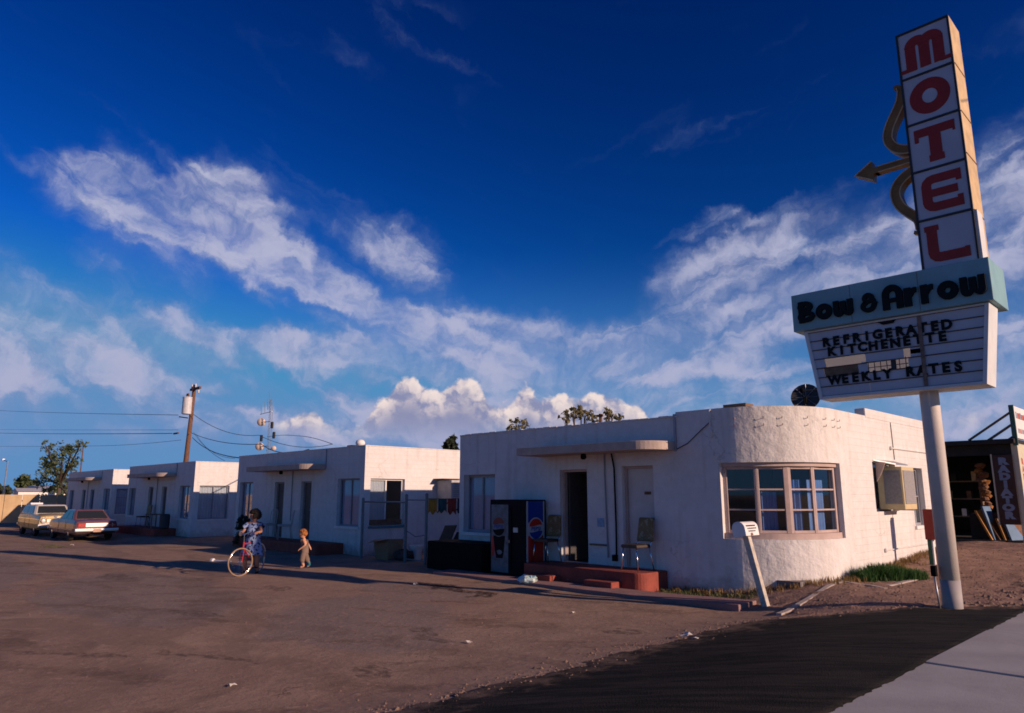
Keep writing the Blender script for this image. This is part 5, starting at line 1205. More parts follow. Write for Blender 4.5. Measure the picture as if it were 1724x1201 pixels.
# ------------------------------------------------------------------ cars
def carmat(name, col, rough=.32): return M(name, col, rough, 0, .10, 2.5, spec=.5, coat=.5, col2=tuple(c * .72 for c in col), thr=(.58, .75))
m_cglass = M('car_glass', (.025, .03, .035), .06, 0, .1, spec=.9)
m_trim = M('glint_pale_trim', (.80, .77, .73), .42, .35, var=.05)  # chrome made pale and half matte: the sun's glint is put into its colour
m_tail = M('tail_lens', (.42, .03, .025), .3, var=.1); m_lens = M('lamp_glass', (.75, .72, .66), .12, var=.05, spec=.8)
def wheel(root, x, y, r_, w):
    s_ = 1 if y > 0 else -1
    q_ = MB(); q_.lathe((x, y - w / 2, r_), [(r_ * .62, 0), (r_ * .92, 0), (r_, .03), (r_, w - .03), (r_ * .92, w), (r_ * .62, w)], 22, (0, 1, 0)); t = q_.obj('wheel', m_rubber, root, smooth=False, org=(0, 0, 0))
    q_ = MB(); q_.lathe((x, y + s_ * (w / 2 - .03), r_), [(r_ * .61, 0), (r_ * .58, .02), (r_ * .35, .012), (r_ * .3, .035), (.02, .045)], 18, (0, s_, 0)); q_.obj('rim', m_chrome, t, org=(0, 0, 0))
def body_ring(x, hw, zb, zs, zt_, crown):
    """half outline swept over both sides: sill, flank, shoulder, top"""
    pts = [(hw * .90, zb), (hw * .985, zb + .08), (hw, zb + (zs - zb) * .55), (hw * .985, zs), (hw * .93, zt_ - .01), (hw * .6, zt_ + crown * .7), (0, zt_ + crown)]
    return [(x, y, z) for y, z in pts] + [(x, -y, z) for y, z in pts[-2::-1]]
def greenhouse(root, st, mat, hwb, hwt, zb, zt_):
    """st: x of rear base, rear top, front top, front base"""
    rb, rt, ft, fb = st
    q_ = MB(); mid = zb + (zt_ - zb) * .86
    lerp = lambda a, b, t: a + (b - a) * t
    rings = []
    for z, t in ((zb, 0), (mid, .86), (zt_ - .02, .97), (zt_, 1.0)):
        hw = lerp(hwb, hwt, t) * (1 if t < .99 else .9); xr, xf = lerp(rb, rt, t), lerp(fb, ft, t)
        if t >= .99: xr += .06; xf -= .06
        rings.append([(xr, -hw * .90, z), (xr + .10, -hw, z), (xf - .10, -hw, z), (xf, -hw * .90, z), (xf, hw * .90, z), (xf - .10, hw, z), (xr + .10, hw, z), (xr, hw * .90, z)])
    q_.loft(rings); g_ = q_.obj('cabin', mat, root, bevel=.02, org=(0, 0, 0))
    def quad(nm, P, n, off=.008):
        n = Vector(n).normalized() * off; q_ = MB(); q_.hexa([Vector(p) - n for p in P] + [Vector(p) + n for p in P]); return q_.obj(nm, m_cglass, g_, org=(0, 0, 0))
    a, b = .10, .84
    xs = lambda t, e: lerp(rb, rt, t) if e == 0 else lerp(fb, ft, t); W = lambda t: lerp(hwb, hwt, t)
    for e, sg_ in ((0, -1), (1, 1)):
        n = Vector(((zt_ - zb) * sg_, 0, abs(xs(1, e) - xs(0, e)))).normalized()
        quad('rear_window' if e == 0 else 'windscreen', [(xs(a, e), -W(a) * .84, lerp(zb, zt_, a)), (xs(a, e), W(a) * .84, lerp(zb, zt_, a)), (xs(b, e), W(b) * .84, lerp(zb, zt_, b)), (xs(b, e), -W(b) * .84, lerp(zb, zt_, b))], n, .012)
    for sg_ in (-1, 1):
        L0, L1 = xs(a, 0) + .22, xs(a, 1) - .22; T0, T1 = xs(b, 0) + .20, xs(b, 1) - .20; k = 2
        for i in range(k):
            p0, p1, q0, q1 = lerp(L0, L1, i / k) + .03, lerp(L0, L1, (i + 1) / k) - .03, lerp(T0, T1, i / k) + .03, lerp(T0, T1, (i + 1) / k) - .03
            quad('side_window', [(p0, sg_ * W(a), lerp(zb, zt_, a)), (p1, sg_ * W(a), lerp(zb, zt_, a)), (q1, sg_ * W(b), lerp(zb, zt_, b)), (q0, sg_ * W(b), lerp(zb, zt_, b))], (0, sg_, .25), .010)
    return g_
# mauve sedan seen from behind
sd_ = thing('parked_sedan', 'dusty mauve sedan parked with its tail to the street beside the far cabin', 'car', (-37.5, 9.38, -.20), R(180), 'cars parked by the cabins')
mm = carmat('mauve_car_paint', (.15, .068, .072))
q_ = MB(); q_.loft([body_ring(*r_) for r_ in ((-2.48, .80, .45, .72, .80, .02), (-2.42, .88, .36, .74, .88, .02), (-2.2, .905, .30, .76, .93, .02), (-1.5, .92, .26, .78, .96, .02), (-.9, .925, .25, .79, .97, .02), (0, .925, .25, .79, .95, .02), (.9, .925, .25, .78, .95, .02), (1.6, .915, .26, .77, .94, .03), (2.2, .89, .30, .75, .89, .03), (2.45, .84, .38, .72, .83, .02), (2.52, .76, .45, .70, .78, .01))])
q_.obj('body', mm, sd_, org=(0, 0, 0), bevel=.02)
greenhouse(sd_, (-1.72, -1.10, .18, .92), mm, .80, .60, .94, 1.38)
for x in (-1.45, 1.5):
    for y in (-.80, .80): wheel(sd_, x, y, .33, .2)
fb2 = Fr((-2.485, 0, 0), (0, -1, 0), (-1, 0, 0))
for y0, y1 in ((.50, .78), (-.78, -.50)):
    q_ = MB(); q_.fbox(fb2, y0, y1, .0, .03, .62, .80); tl_ = q_.obj('tail_lamp', m_tail, sd_, bevel=.008, org=(0, 0, 0))
    q_ = MB(); q_.fbox(fb2, (y0 + y1) / 2 - .012, (y0 + y1) / 2 + .012, .031, .036, .62, .80); q_.fbox(fb2, y0, y1, .031, .036, .70, .712); q_.obj('lamp_trim', m_chrome, tl_, org=(0, 0, 0))
q_ = MB(); q_.fbox(fb2, -.47, .47, .0, .018, .64, .80); q_.obj('trunk_panel', m_trim, sd_, bevel=.006, org=(0, 0, 0))
q_ = MB(); q_.loft([[(-2.47, s_ * .93, z) if 0 else (x, y, z) for x, z in ((-2.44, .42), (-2.60, .44), (-2.62, .50), (-2.60, .565), (-2.44, .57))] for y in (-.90, -.45, 0, .45, .90) for s_ in (1,)]); q_.obj('rear_bumper', m_trim, sd_, bevel=.01, org=(0, 0, 0))
q_ = MB(); q_.box(2.5, 2.64, -.88, .88, .42, .56); q_.obj('front_bumper', m_chrome, sd_, bevel=.03, org=(0, 0, 0))
q_ = MB(); q_.fbox(fb2, -.17, .17, .136, .142, .41, .55); q_.obj('number_plate', M('plate_tan', (.50, .30, .20), .6), sd_, org=(0, 0, 0))
for y in (-.93, .93):
    q_ = MB(); q_.box(-.95, -.945, y - .005, y + .005, .35, .93); q_.box(.3, .305, y - .005, y + .005, .35, .93); q_.obj('door_seam', m_black, sd_, org=(0, 0, 0))
    q_ = MB(); q_.box(-2.2, 2.2, y - .008, y + .008, .50, .53); q_.obj('side_trim', m_chrome, sd_, org=(0, 0, 0))
q_ = MB(); q_.box(.75, .9, .93, 1.03, .98, 1.08); q_.box(.75, .9, -1.03, -.93, .98, 1.08); q_.obj('mirror', m_chrome, sd_, bevel=.01, org=(0, 0, 0))
sd_.scale = (.95, .93, .95)
# yellow wagon facing the street
yw = thing('parked_wagon', 'yellow and white old station wagon facing the street behind the mauve sedan', 'car', (-43.1, 9.22, -.20), 0, 'cars parked by the cabins')
my = carmat('mustard_car_paint', (.44, .31, .10)); mw = carmat('cream_car_paint', (.55, .50, .42))
q_ = MB(); q_.loft([body_ring(*r_) for r_ in ((-2.35, .78, .45, .80, .92, .01), (-2.25, .86, .36, .82, 1.0, .01), (-1.4, .885, .28, .84, 1.03, .02), (0, .89, .27, .84, 1.03, .02), (.9, .89, .27, .84, 1.03, .03), (1.6, .885, .28, .82, 1.00, .05), (2.2, .87, .32, .80, .97, .04), (2.34, .85, .38, .78, .93, .02))])
q_.obj('body', my, yw, org=(0, 0, 0), bevel=.02)
greenhouse(yw, (-2.15, -1.95, .42, .92), mw, .80, .66, 1.02, 1.47)
for x in (-1.35, 1.45):
    for y in (-.77, .77): wheel(yw, x, y, .34, .18)
ff = Fr((2.345, 0, 0), (0, 1, 0), (1, 0, 0))
q_ = MB(); q_.prism(ff, [(-.52, .66), (.52, .66), (.54, .80), (.12, .80), (0, .84), (-.12, .80), (-.54, .80)], .0, .03); gr_ = q_.obj('grille', m_trim, yw, bevel=.006, org=(0, 0, 0))
for k in range(3): q_ = MB(); q_.fbox(ff, -.48, .48, .031, .037, .685 + k * .035, .697 + k * .035); q_.obj('grille_bar', m_black, gr_, org=(0, 0, 0))
for y in (-.68, .68):
    q_ = MB(); q_.lathe((2.33, y, .74), [(.125, 0), (.125, .05), (.105, .06)], 18, (1, 0, 0)); hl = q_.obj('headlight', m_chrome, yw, org=(0, 0, 0))
    q_ = MB(); q_.lathe((2.385, y, .74), [(.098, 0), (.085, .02), (.04, .035)], 16, (1, 0, 0)); q_.obj('lens', m_lens, hl, smooth=True, org=(0, 0, 0))
q_ = MB(); q_.loft([[(x, y, z) for x, z in ((2.34, .42), (2.47, .43), (2.50, .50), (2.47, .57), (2.34, .58))] for y in (-.90, -.4, 0, .4, .90)]); q_.obj('front_bumper', m_trim, yw, bevel=.01, org=(0, 0, 0))
q_ = MB(); q_.box(-2.5, -2.36, -.86, .86, .42, .55); q_.obj('rear_bumper', m_chrome, yw, bevel=.02, org=(0, 0, 0))
q_ = MB(); q_.fbox(ff, -.62, .62, .001, .012, .59, .64); q_.obj('lower_trim', mw, yw, org=(0, 0, 0))
q_ = MB(); q_.box(-1.75, -1.15, -.60, -.05, 1.475, 1.56); q_.obj('roof_vent', m_white, yw, bevel=.02, org=(0, 0, 0))
for y in (-.892, .892):
    q_ = MB(); q_.box(-2.1, 2.2, y - .008, y + .008, .80, .825); q_.obj('side_trim', m_chrome, yw, org=(0, 0, 0))
    q_ = MB(); 
    for x in (-.55, .45): q_.box(x, x + .006, y - .004, y + .004, .36, 1.0)
    q_.obj('door_seam', m_black, yw, org=(0, 0, 0))

# ------------------------------------------------------------------ the bicycle and the two people
FWp, RWp = pixZ(403, 971), Vector((0, 0, 0)); FWp.z = 0
hd = Vector((.66, -.75, 0)).normalized(); RWp = FWp - hd * 1.0
bk_ = thing('bicycle', 'red bicycle with tan tyres held by the person in a blue dress', 'bicycle', tuple(RWp.lerp(FWp, .5)))
m_tan_t = M('tan_tyre', (.30, .20, .12), .8, var=.15); m_bred = M('bicycle_red', (.42, .03, .025), .35, spec=.5)
WR = .305
def bwheel(c, d, nm):
    ax = d.cross(Vector((0, 0, 1))).normalized(); c = Vector((c.x, c.y, WR))
    P = lambda a, r_: c + (d * math.cos(a) + Vector((0, 0, 1)) * math.sin(a)) * r_
    q_ = MB(); q_.tube([P(2 * math.pi * k / 36, WR - .013) for k in range(36)], .013, 8, closed=True); w = q_.obj(nm, m_tan_t, bk_, smooth=True)
    q_ = MB(); q_.tube([P(2 * math.pi * k / 36, WR - .032) for k in range(36)], .007, 6, closed=True); q_.obj('rim', m_chrome, w, smooth=True)
    q_ = MB()
    for k in range(20): a = 2 * math.pi * k / 20; q_.tube([c + ax * (.02 if k % 2 else -.02), P(a, WR - .045)], .0022, 4, False)
    q_.obj('spokes', m_chrome, w, fix=False)
    q_ = MB(); q_.tube([c - ax * .045, c + ax * .045], .018, 10); q_.obj('hub', m_chrome, w)
    return c
fd_ = (Matrix.Rotation(R(-34), 3, 'Z') @ hd); 
cF, cR = bwheel(FWp, fd_, 'front_wheel'), bwheel(RWp, hd, 'rear_wheel'); U = Vector((0, 0, 1))
hdT = cF - hd * .12 + U * .42; hdB = cF - hd * .09 + U * .30; bb = cR + hd * .42 - U * .03; stp = cR + hd * .24 + U * .38
q_ = MB()
for a, b, r_ in ((hdT, hdB, .018), (hdT - U * .04, stp, .014), (hdB, bb, .016), (bb, stp, .014), (stp, cR, .010), (bb, cR, .010)): q_.tube([a, b], r_, 8)
q_.obj('frame', m_bred, bk_)
lat = fd_.cross(U).normalized(); q_ = MB()
for s_ in (-1, 1): q_.tube([hdB, hdB + lat * .05 * s_ - U * .03, cF + lat * .055 * s_], .011, 8)
q_.obj('fork', m_bred, bk_)
hb = hdT + U * .16; q_ = MB(); q_.tube([hdT, hb], .012, 8); q_.tube([hb + lat * .29 - fd_ * .14 + U * .05, hb + lat * .22 + U * .06, hb, hb - lat * .22 + U * .06, hb - lat * .29 - fd_ * .14 + U * .05], .011, 8); q_.obj('handlebar', m_chrome, bk_)
q_ = MB(); q_.lathe(hb + fd_ * .05 + U * .02, [(.02, 0), (.045, .03), (.05, .06)], 12, fd_); q_.obj('lamp', m_chrome, bk_)
sa = stp + U * .16; q_ = MB(); q_.tube([stp, sa], .012, 8); q_.obj('seat_post', m_chrome, bk_)
hl_ = hd.cross(U); q_ = MB(); q_.loft([[sa + hd * x + hl_ * w * s_ + U * z for s_, z in ((-1, 0), (1, 0), (.8, .05), (-.8, .05))] for x, w in ((-.12, .09), (0, .08), (.08, .035), (.15, .02))]); q_.obj('saddle', m_black, bk_, bevel=.01)
q_ = MB(); q_.lathe(bb - hl_ * .05, [(.09, 0), (.09, .006)], 18, -hl_); q_.tube([bb - hl_ * .09, bb - hl_ * .09 + hd * .10 - U * .13], .009, 6); q_.tube([bb + hl_ * .09, bb + hl_ * .09 - hd * .10 + U * .13], .009, 6); q_.obj('crank', m_chrome, bk_)
for s_ in (-1, 1): q_ = MB(); c_ = bb + hl_ * s_ * .13 + (hd * .10 - U * .13) * -s_; q_.box(c_.x - .045, c_.x + .045, c_.y - .045, c_.y + .045, c_.z - .012, c_.z + .012); q_.obj('pedal', m_rubber, bk_)
q_ = MB(); pm = []
for k in range(9): a = R(20 + 17 * k); pm.append(cR + (hd * math.cos(a) + U * math.sin(a)) * (WR + .025))
q_.tube(pm, .016, 6); q_.obj('rear_mudguard', m_white, bk_)

def person(name, label, loc, rz, bones, mats, zone, head, subd=2):
    """bones: list of chains [(x,y,z,r)...]; one continuous skin grown over them"""
    root = thing(name, label, 'person', loc, rz)
    me = bpy.data.meshes.new('body'); V_, E_, Rr = [], [], []; ix = {}
    for ch in bones:
        prev = None
        for (x, y, z, r_) in ch:
            k = (round(x, 3), round(y, 3), round(z, 3))
            if k not in ix: ix[k] = len(V_); V_.append((x, y, z)); Rr.append(r_)
            if prev is not None and prev != ix[k]: E_.append((prev, ix[k]))
            prev = ix[k]
    me.from_pydata(V_, E_, []); ob = bpy.data.objects.new('body', me); C.objects.link(ob)
    sk = ob.modifiers.new('skin', 'SKIN'); sk.use_smooth_shade = True
    for i, sv in enumerate(me.skin_vertices[0].data): sv.radius = (Rr[i], Rr[i]) if not isinstance(Rr[i], tuple) else Rr[i]; sv.use_root = (i == 0)
    sb = ob.modifiers.new('sub', 'SUBSURF'); sb.levels = subd; sb.render_levels = subd
    dg = bpy.context.evaluated_depsgraph_get(); m2 = bpy.data.meshes.new_from_object(ob.evaluated_get(dg)); bpy.data.objects.remove(ob)
    m2.name = 'body'; m2.materials.clear()
    for m_ in mats: m2.materials.append(m_)
    for p_ in m2.polygons: p_.material_index = zone(p_.center); p_.use_smooth = True
    b_ = bpy.data.objects.new('body', m2); C.objects.link(b_); b_.parent = root
    return root
m_skin = M('skin', (.42, .20, .12), .6, var=.08); m_skin2 = M('pale_skin', (.60, .30, .18), .6, var=.08); m_face = M('face_dark', (.05, .02, .015), .5)
# person in the blue dress, astride the bicycle, looking over one shoulder to the left
hair = M('dark_curly_hair', (.010, .007, .006), .7, var=.4, vs=40, bump=1.0, bs=90)
dressm = M('blue_floral_cloth', (.30, .40, .62), .85, var=.12, vs=8, col2=(.012, .014, .05), thr=(.53, .56))
for n in dressm.node_tree.nodes:
    if n.type == 'TEX_NOISE' and abs(n.inputs['Scale'].default_value - 8 * 1.7) < .01: n.inputs['Scale'].default_value = 17; n.inputs['Detail'].default_value = 1
wl_ = stp + hd * .17; ang = math.atan2(hd.y, hd.x) - math.pi / 2       # local +y is the way she faces
rot = Matrix.Rotation(-ang, 3, 'Z')
hl1 = rot @ (hb + lat * .29 - fd_ * .12 + U * .05 - Vector((wl_.x, wl_.y, 0))); hr1 = rot @ (hb - lat * .29 - fd_ * .12 + U * .05 - Vector((wl_.x, wl_.y, 0)))
HL, HR = (hl1, hr1) if hl1.x < hr1.x else (hr1, hl1)
def arm(sh, hand, s_, drop=.07):
    el_ = (Vector(sh) + hand) / 2 + Vector((s_ * .05, -.02, -drop))
    ch = [(*sh, .044), (*el_.to_tuple(), .034), (*(el_.lerp(hand, .55)).to_tuple(), .032), (*(el_.lerp(hand, .88)).to_tuple(), .022)]
    dd = (hand - el_).normalized(); w = el_.lerp(hand, .88); palm = w + dd * .055
    ch.append((*palm.to_tuple(), .030))
    fing = []
    sd2 = dd.cross(Vector((0, 0, 1))).normalized()
    for k in range(4):
        o = sd2 * (.024 - .016 * k); L1, L2 = (.038, .042, .040, .032)[k], .028
        a = palm + o + dd * .02; b = a + dd * L1 - Vector((0, 0, .006)); c = b + dd * L2 * .5 - Vector((0, 0, L2))
        fing.append([(*palm.to_tuple(), .030), (*b.to_tuple(), .0085), (*c.to_tuple(), .008)])
    th = palm - dd * .02 + sd2 * .035; fing.append([(*palm.to_tuple(), .030), (*th.to_tuple(), .010), (*(th + dd * .035 - Vector((0, 0, .02))).to_tuple(), .008)])
    return [ch] + fing
LG = .64                                     # hip height standing astride
torso = [(0, -.02, LG + .04, .115), (0, -.02, LG + .18, .105), (0, .0, LG + .34, .115), (0, .0, LG + .46, .085), (0, .01, LG + .52, .045), (-.02, .03, LG + .575, .048)]
bones = [torso, [torso[3], (-.13, 0, LG + .455, .05)], [torso[3], (.13, 0, LG + .455, .05)],
         [torso[0], (-.10, -.01, LG - .02, .085), (-.14, .05, .34, .055), (-.145, .04, .22, .05), (-.15, .0, .07, .032), (-.155, .02, .035, .032), (-.16, .13, .025, .026)],
         [torso[0], (.10, -.01, LG - .02, .085), (.15, .03, .34, .055), (.155, .01, .22, .05), (.16, -.05, .07, .032), (.165, -.03, .035, .032), (.17, .08, .025, .026)]]
bones[1:1] = [[(*c,) for c in ch] for ch in arm((-.145, 0, LG + .44), HL, -1)] + [[(*c,) for c in ch] for ch in arm((.145, 0, LG + .44), HR, 1)]
bones += [[(-.13, 0, LG + .455, .05), (-.145, 0, LG + .44, .044)], [(.13, 0, LG + .455, .05), (.145, 0, LG + .44, .044)]]
wz = lambda c: 1 if c.z < .055 else 0
wm = person('person', 'person with dark curly hair in a blue floral dress astride the red bicycle', (wl_.x, wl_.y, 0), ang, bones, [m_skin, m_black], wz, None)
def ring(cx, cy, z, rx, ry, n=18, wob=0, ph=0): return [(cx + rx * (1 + wob * math.sin(5 * 2 * math.pi * k / n + ph)) * math.cos(2 * math.pi * k / n), cy + ry * (1 + wob * math.sin(5 * 2 * math.pi * k / n + ph)) * math.sin(2 * math.pi * k / n), z) for k in range(n)]
def lp(mb, name, mat, par, **kw): return mb.obj(name, mat, par, org=(0, 0, 0), **kw)
q_ = MB(); q_.loft([ring(0, 0, LG - .22, .26, .20, 20, .10), ring(0, 0, LG - .20, .265, .205, 20, .09), ring(0, -.02, LG - .10, .215, .175, 20, .05), ring(0, -.02, LG + .06, .17, .145, 20, .02), ring(0, -.01, LG + .20, .145, .125, 20), ring(0, 0, LG + .34, .160, .135, 20), ring(0, 0, LG + .43, .165, .11, 20), ring(0, .005, LG + .485, .095, .085, 20)], cap=False)
lp(q_, 'dress', dressm, wm, smooth=True, fix=False)
for s_ in (-1, 1):
    q_ = MB(); a = Vector((s_ * .12, 0, LG + .45)); b = Vector((s_ * .215, .03, LG + .37)); q_.tube([a, a.lerp(b, .5), b], [.075, .075, .07], 14, False); lp(q_, 'sleeve', dressm, wm, smooth=True, fix=False)
def head_mesh(par, c, r_, skin, yaw, tilt=0):
    """skull, jaw, nose, ears; features as faces of the same mesh"""
    q_ = MB(); n, m_ = 18, 14; rings = []
    for i in range(m_ + 1):
        t = math.pi * i / m_; z = -math.cos(t); rr = math.sin(t); row = []
        for k in range(n):
            a = 2 * math.pi * k / n; x, y = rr * math.cos(a), rr * math.sin(a)
            y *= 1.08; x *= .86 if z > -.2 else .86 + (z + .2) * .30
            if y > 0 and z < -.1: y *= 1 - .15 * abs(z)
            if y > .75 and abs(x) < .25 and -.42 < z < .08: y += .24 * (1 - abs(x) / .25)
            if abs(y) < .25 and abs(x) > .7 and -.3 < z < .12: x *= 1.16
            row.append((x * r_, y * r_, z * r_ * 1.18))
        rings.append(row)
    q_.loft(rings); R_ = Matrix.Rotation(yaw, 3, 'Z') @ Matrix.Rotation(tilt, 3, 'X'); ctr = []
    for f in q_.f: ctr.append(sum((Vector(q_.v[i]) for i in f), Vector()) / len(f) / r_)
    q_.m = [1 if (k.y > .6 and ((.2 < abs(k.x) < .5 and 0 < k.z < .26) or (abs(k.x) < .32 and -.66 < k.z < -.48))) else 0 for k in ctr]
    q_.v = [tuple(R_ @ Vector(v) + Vector(c)) for v in q_.v]
    return lp(q_, 'head', [skin, m_face], par, smooth=True)
def curls(par, c, r_, mat, n, sz, cut, yaw, seed=1):
    rnd = random.Random(seed); q_ = MB(); R_ = Matrix.Rotation(yaw, 3, 'Z')
    for _ in range(n):
        v = Vector((rnd.gauss(0, 1), rnd.gauss(0, 1), rnd.gauss(0, 1))).normalized()
        if v.y > .35 and v.z < .45 or v.z < cut: continue
        p_ = Vector(c) + R_ @ Vector((v.x * r_ * .95, v.y * r_ * 1.08, v.z * r_ * 1.2)); s_ = rnd.uniform(.7, 1.2) * sz
        o = [(1, 0, 0), (0, 1, 0), (-1, 0, 0), (0, -1, 0), (0, 0, 1), (0, 0, -1)]; Rm = Matrix.Rotation(rnd.uniform(0, 6), 3, Vector((rnd.random(), rnd.random(), 1)))
        q_.add([p_ + (Rm @ Vector(a)) * s_ * rnd.uniform(.8, 1.2) for a in o], [(0, 1, 4), (1, 2, 4), (2, 3, 4), (3, 0, 4), (1, 0, 5), (2, 1, 5), (3, 2, 5), (0, 3, 5)])
    return lp(q_, 'hair', mat, par, fix=False, smooth=True)
head_mesh(wm, (-.02, .04, LG + .635), .092, m_skin, R(-58)); curls(wm, (-.02, .035, LG + .655), .106, hair, 520, .036, -.5, R(-58))
# toddler walking behind
kp = pixZ(511, 957); kp.z = 0
kf = R(146)                                  # facing left and a little towards the viewer
mk_p = M('brown_overall_cloth', (.20, .14, .11), .9, var=.2); mk_s = M('pale_shirt_cloth', (.66, .34, .19), .9, var=.1); mk_sock = M('teal_sock', (.02, .17, .20), .8); mk_hair = M('red_brown_hair', (.40, .15, .04), .6, var=.3, vs=30)
KH = .44
tor = [(0, 0, KH, .085), (0, .01, KH + .11, .085), (0, .02, KH + .22, .072), (0, .03, KH + .27, .032), (0, .04, KH + .30, .035)]
kb_ = [tor, [tor[0], (-.055, .0, KH - .05, .062), (-.07, .06, .24, .05), (-.07, .01, .10, .04), (-.07, -.01, .05, .032), (-.07, .08, .03, .026)],
       [tor[0], (.055, .0, KH - .05, .062), (.06, -.04, .23, .05), (.06, -.12, .12, .04), (.06, -.14, .07, .030), (.06, -.07, .035, .026)]]
def karm(s_, el_, hand): 
    el_, hand = Vector(el_), Vector(hand); dd = (hand - el_).normalized(); pm = hand; ch = [[tor[2], (s_ * .085, .02, KH + .21, .038), (*el_, .028), (*(el_.lerp(hand, .8)), .020), (*pm, .022)]]
    sd2 = dd.cross(Vector((0, 0, 1))).normalized()
    for k in range(4): b = pm + sd2 * (.018 - .012 * k) + dd * (.032, .036, .034, .028)[k]; ch.append([(*pm, .022), (*b, .006), (*(b + dd * .012 - Vector((0, 0, .012))), .006)])
    th = pm + sd2 * .028 - dd * .004; ch.append([(*pm, .022), (*th, .007), (*(th + dd * .02), .006)]); return ch
kb_ += karm(-1, (-.17, -.03, KH + .12), (-.14, .10, KH + .02)) + karm(1, (.18, -.05, KH + .14), (.16, -.12, KH + .03))
def kz(c):
    if c.z < .045: return 0
    if c.z < .13: return 3 if c.y < -.05 else 0
    if abs(c.x) < .11 and c.z < KH + .13: return 1
    if abs(c.x) < .115 and c.z < KH + .265: return 2
    return 0
kd = person('person', 'toddler with reddish hair and brown trousers walking behind the bicycle', tuple(kp), kf, kb_, [m_skin2, mk_p, mk_s, mk_sock], kz, None)
for s_ in (-1, 1): q_ = MB(); q_.tube([(s_ * .05, .10, KH + .12), (s_ * .055, .085, KH + .24), (s_ * .05, -.06, KH + .22), (s_ * .04, -.085, KH + .1)], .012, 6); lp(q_, 'strap', mk_p, kd)
q_ = MB(); q_.loft([ring(0, .0, KH - .08, .12, .10, 16), ring(0, 0, KH + .02, .105, .10, 16), ring(0, .01, KH + .12, .095, .098, 16)], cap=False); lp(q_, 'waistband', mk_p, kd, smooth=True, fix=False)
for sx_, a, b in ((-.065, (-.06, 0, KH - .04), (-.07, .04, .17)), (.06, (.058, 0, KH - .04), (.06, -.08, .17))): q_ = MB(); q_.tube([a, ((a[0] + b[0]) / 2, (a[1] + b[1]) / 2 + .01, (a[2] + b[2]) / 2), b], [.072, .068, .062], 12, False); lp(q_, 'trouser_leg', mk_p, kd, smooth=True, fix=False)
head_mesh(kd, (0, .065, KH + .365), .082, m_skin2, R(8)); curls(kd, (0, .055, KH + .38), .088, mk_hair, 380, .020, -.35, R(8), 3)

# ------------------------------------------------------------------ radiator shop beyond the office
SX1, SYF, SG = -4.36, 24.0, .46
rs_ = thing('radiator_shop', 'dark open radiator repair shop behind the sign pole', 'building', (-9, 28, SG))
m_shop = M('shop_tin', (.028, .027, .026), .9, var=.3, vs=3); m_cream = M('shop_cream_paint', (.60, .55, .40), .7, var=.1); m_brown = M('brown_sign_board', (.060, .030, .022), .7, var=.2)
m_lbl = M('lettering_blue_grey', (.22, .27, .36), .6); m_rlt = M('lettering_red', (.45, .05, .03), .6)
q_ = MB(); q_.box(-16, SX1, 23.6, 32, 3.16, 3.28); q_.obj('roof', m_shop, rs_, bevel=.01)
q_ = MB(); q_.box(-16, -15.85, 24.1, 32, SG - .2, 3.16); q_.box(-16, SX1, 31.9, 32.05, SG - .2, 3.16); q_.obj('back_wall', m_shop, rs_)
q_ = MB(); q_.box(SX1 - .15, SX1, 23.95, 24.62, SG - .2, 3.16); q_.box(SX1 - .15, SX1, 24.62, 27.4, 2.55, 3.16); q_.box(SX1 - .15, SX1, 27.4, 32, SG - .2, 3.16); q_.obj('street_wall', m_cream, rs_)  # unseen street-side opening, added so the sun reaches the clutter
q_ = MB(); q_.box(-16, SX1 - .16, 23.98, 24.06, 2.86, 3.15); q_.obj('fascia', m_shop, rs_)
fq = FF(0, 23.94)
q_ = MB(); q_.fbox(fq, -4.98, -4.50, .0, .04, .95, 2.86); bd = q_.obj('lettered_board', m_brown, rs_, bevel=.006)
q_ = MB(); q_.fbox(fq, -5.02, -4.985, .0, .05, .93, 2.88); q_.obj('board_edge', m_cream, bd)
for i, ch in enumerate('RADIATOR'):
    e_ = MB(); text_on(e_, fq, ch, .245, -4.74, 2.60 - i * .212, .043, .020, 'CENTER', 1, 1.35); e_.obj('letter', m_lbl, bd, fix=False)
fq2 = FS(SX1, 0)
for i, ch in enumerate('RADIATOR'):
    e_ = MB(); text_on(e_, fq2, ch, .23, 24.32, 2.60 - i * .215, .004, .012, 'CENTER', 1, 1.4); e_.obj('letter', m_rlt, rs_, fix=False)
q_ = MB(); q_.box(SX1 - .03, SX1 + .05, 23.85, 28.5, 3.30, 4.20); rsn = q_.obj('roof_sign', m_white, rs_, bevel=.01)
q_ = MB(); q_.box(SX1 - .06, SX1 + .055, 23.78, 23.85, 3.1, 4.22); q_.obj('sign_edge', M('sign_green_edge', (.05, .12, .09), .6), rsn)
fq3 = FS(SX1 + .05, 0)
for i in range(9):
    e_ = MB(); e_.fbox(fq3, 24.0 + i * .17, 24.09 + i * .17 + .04 * hsh(i, 2), .001, .006, 3.86, 4.06 - .05 * hsh(i, 7)); e_.fbox(fq3, 24.05 + i * .15, 24.12 + i * .15, .001, .006, 3.45, 3.58); e_.obj('sign_mark', m_rlt if i % 3 else m_lbl, rsn)
for y in (23.95, 25.6):
    e_ = MB(); e_.tube([(SX1 - .03, y, 4.05), (SX1 - 1.15, y, 3.30)], .035, 6); e_.tube([(SX1 - .03, y, 3.70), (SX1 - .62, y, 3.30)], .03, 6); e_.obj('sign_strut', m_wood, rsn)
fo = MB(); fo.box(-16, SX1 - .16, 24.1, 32, SG - .02, SG + .03); fo.obj('floor', M('oily_floor', (.05, .045, .04), .8), rs_)
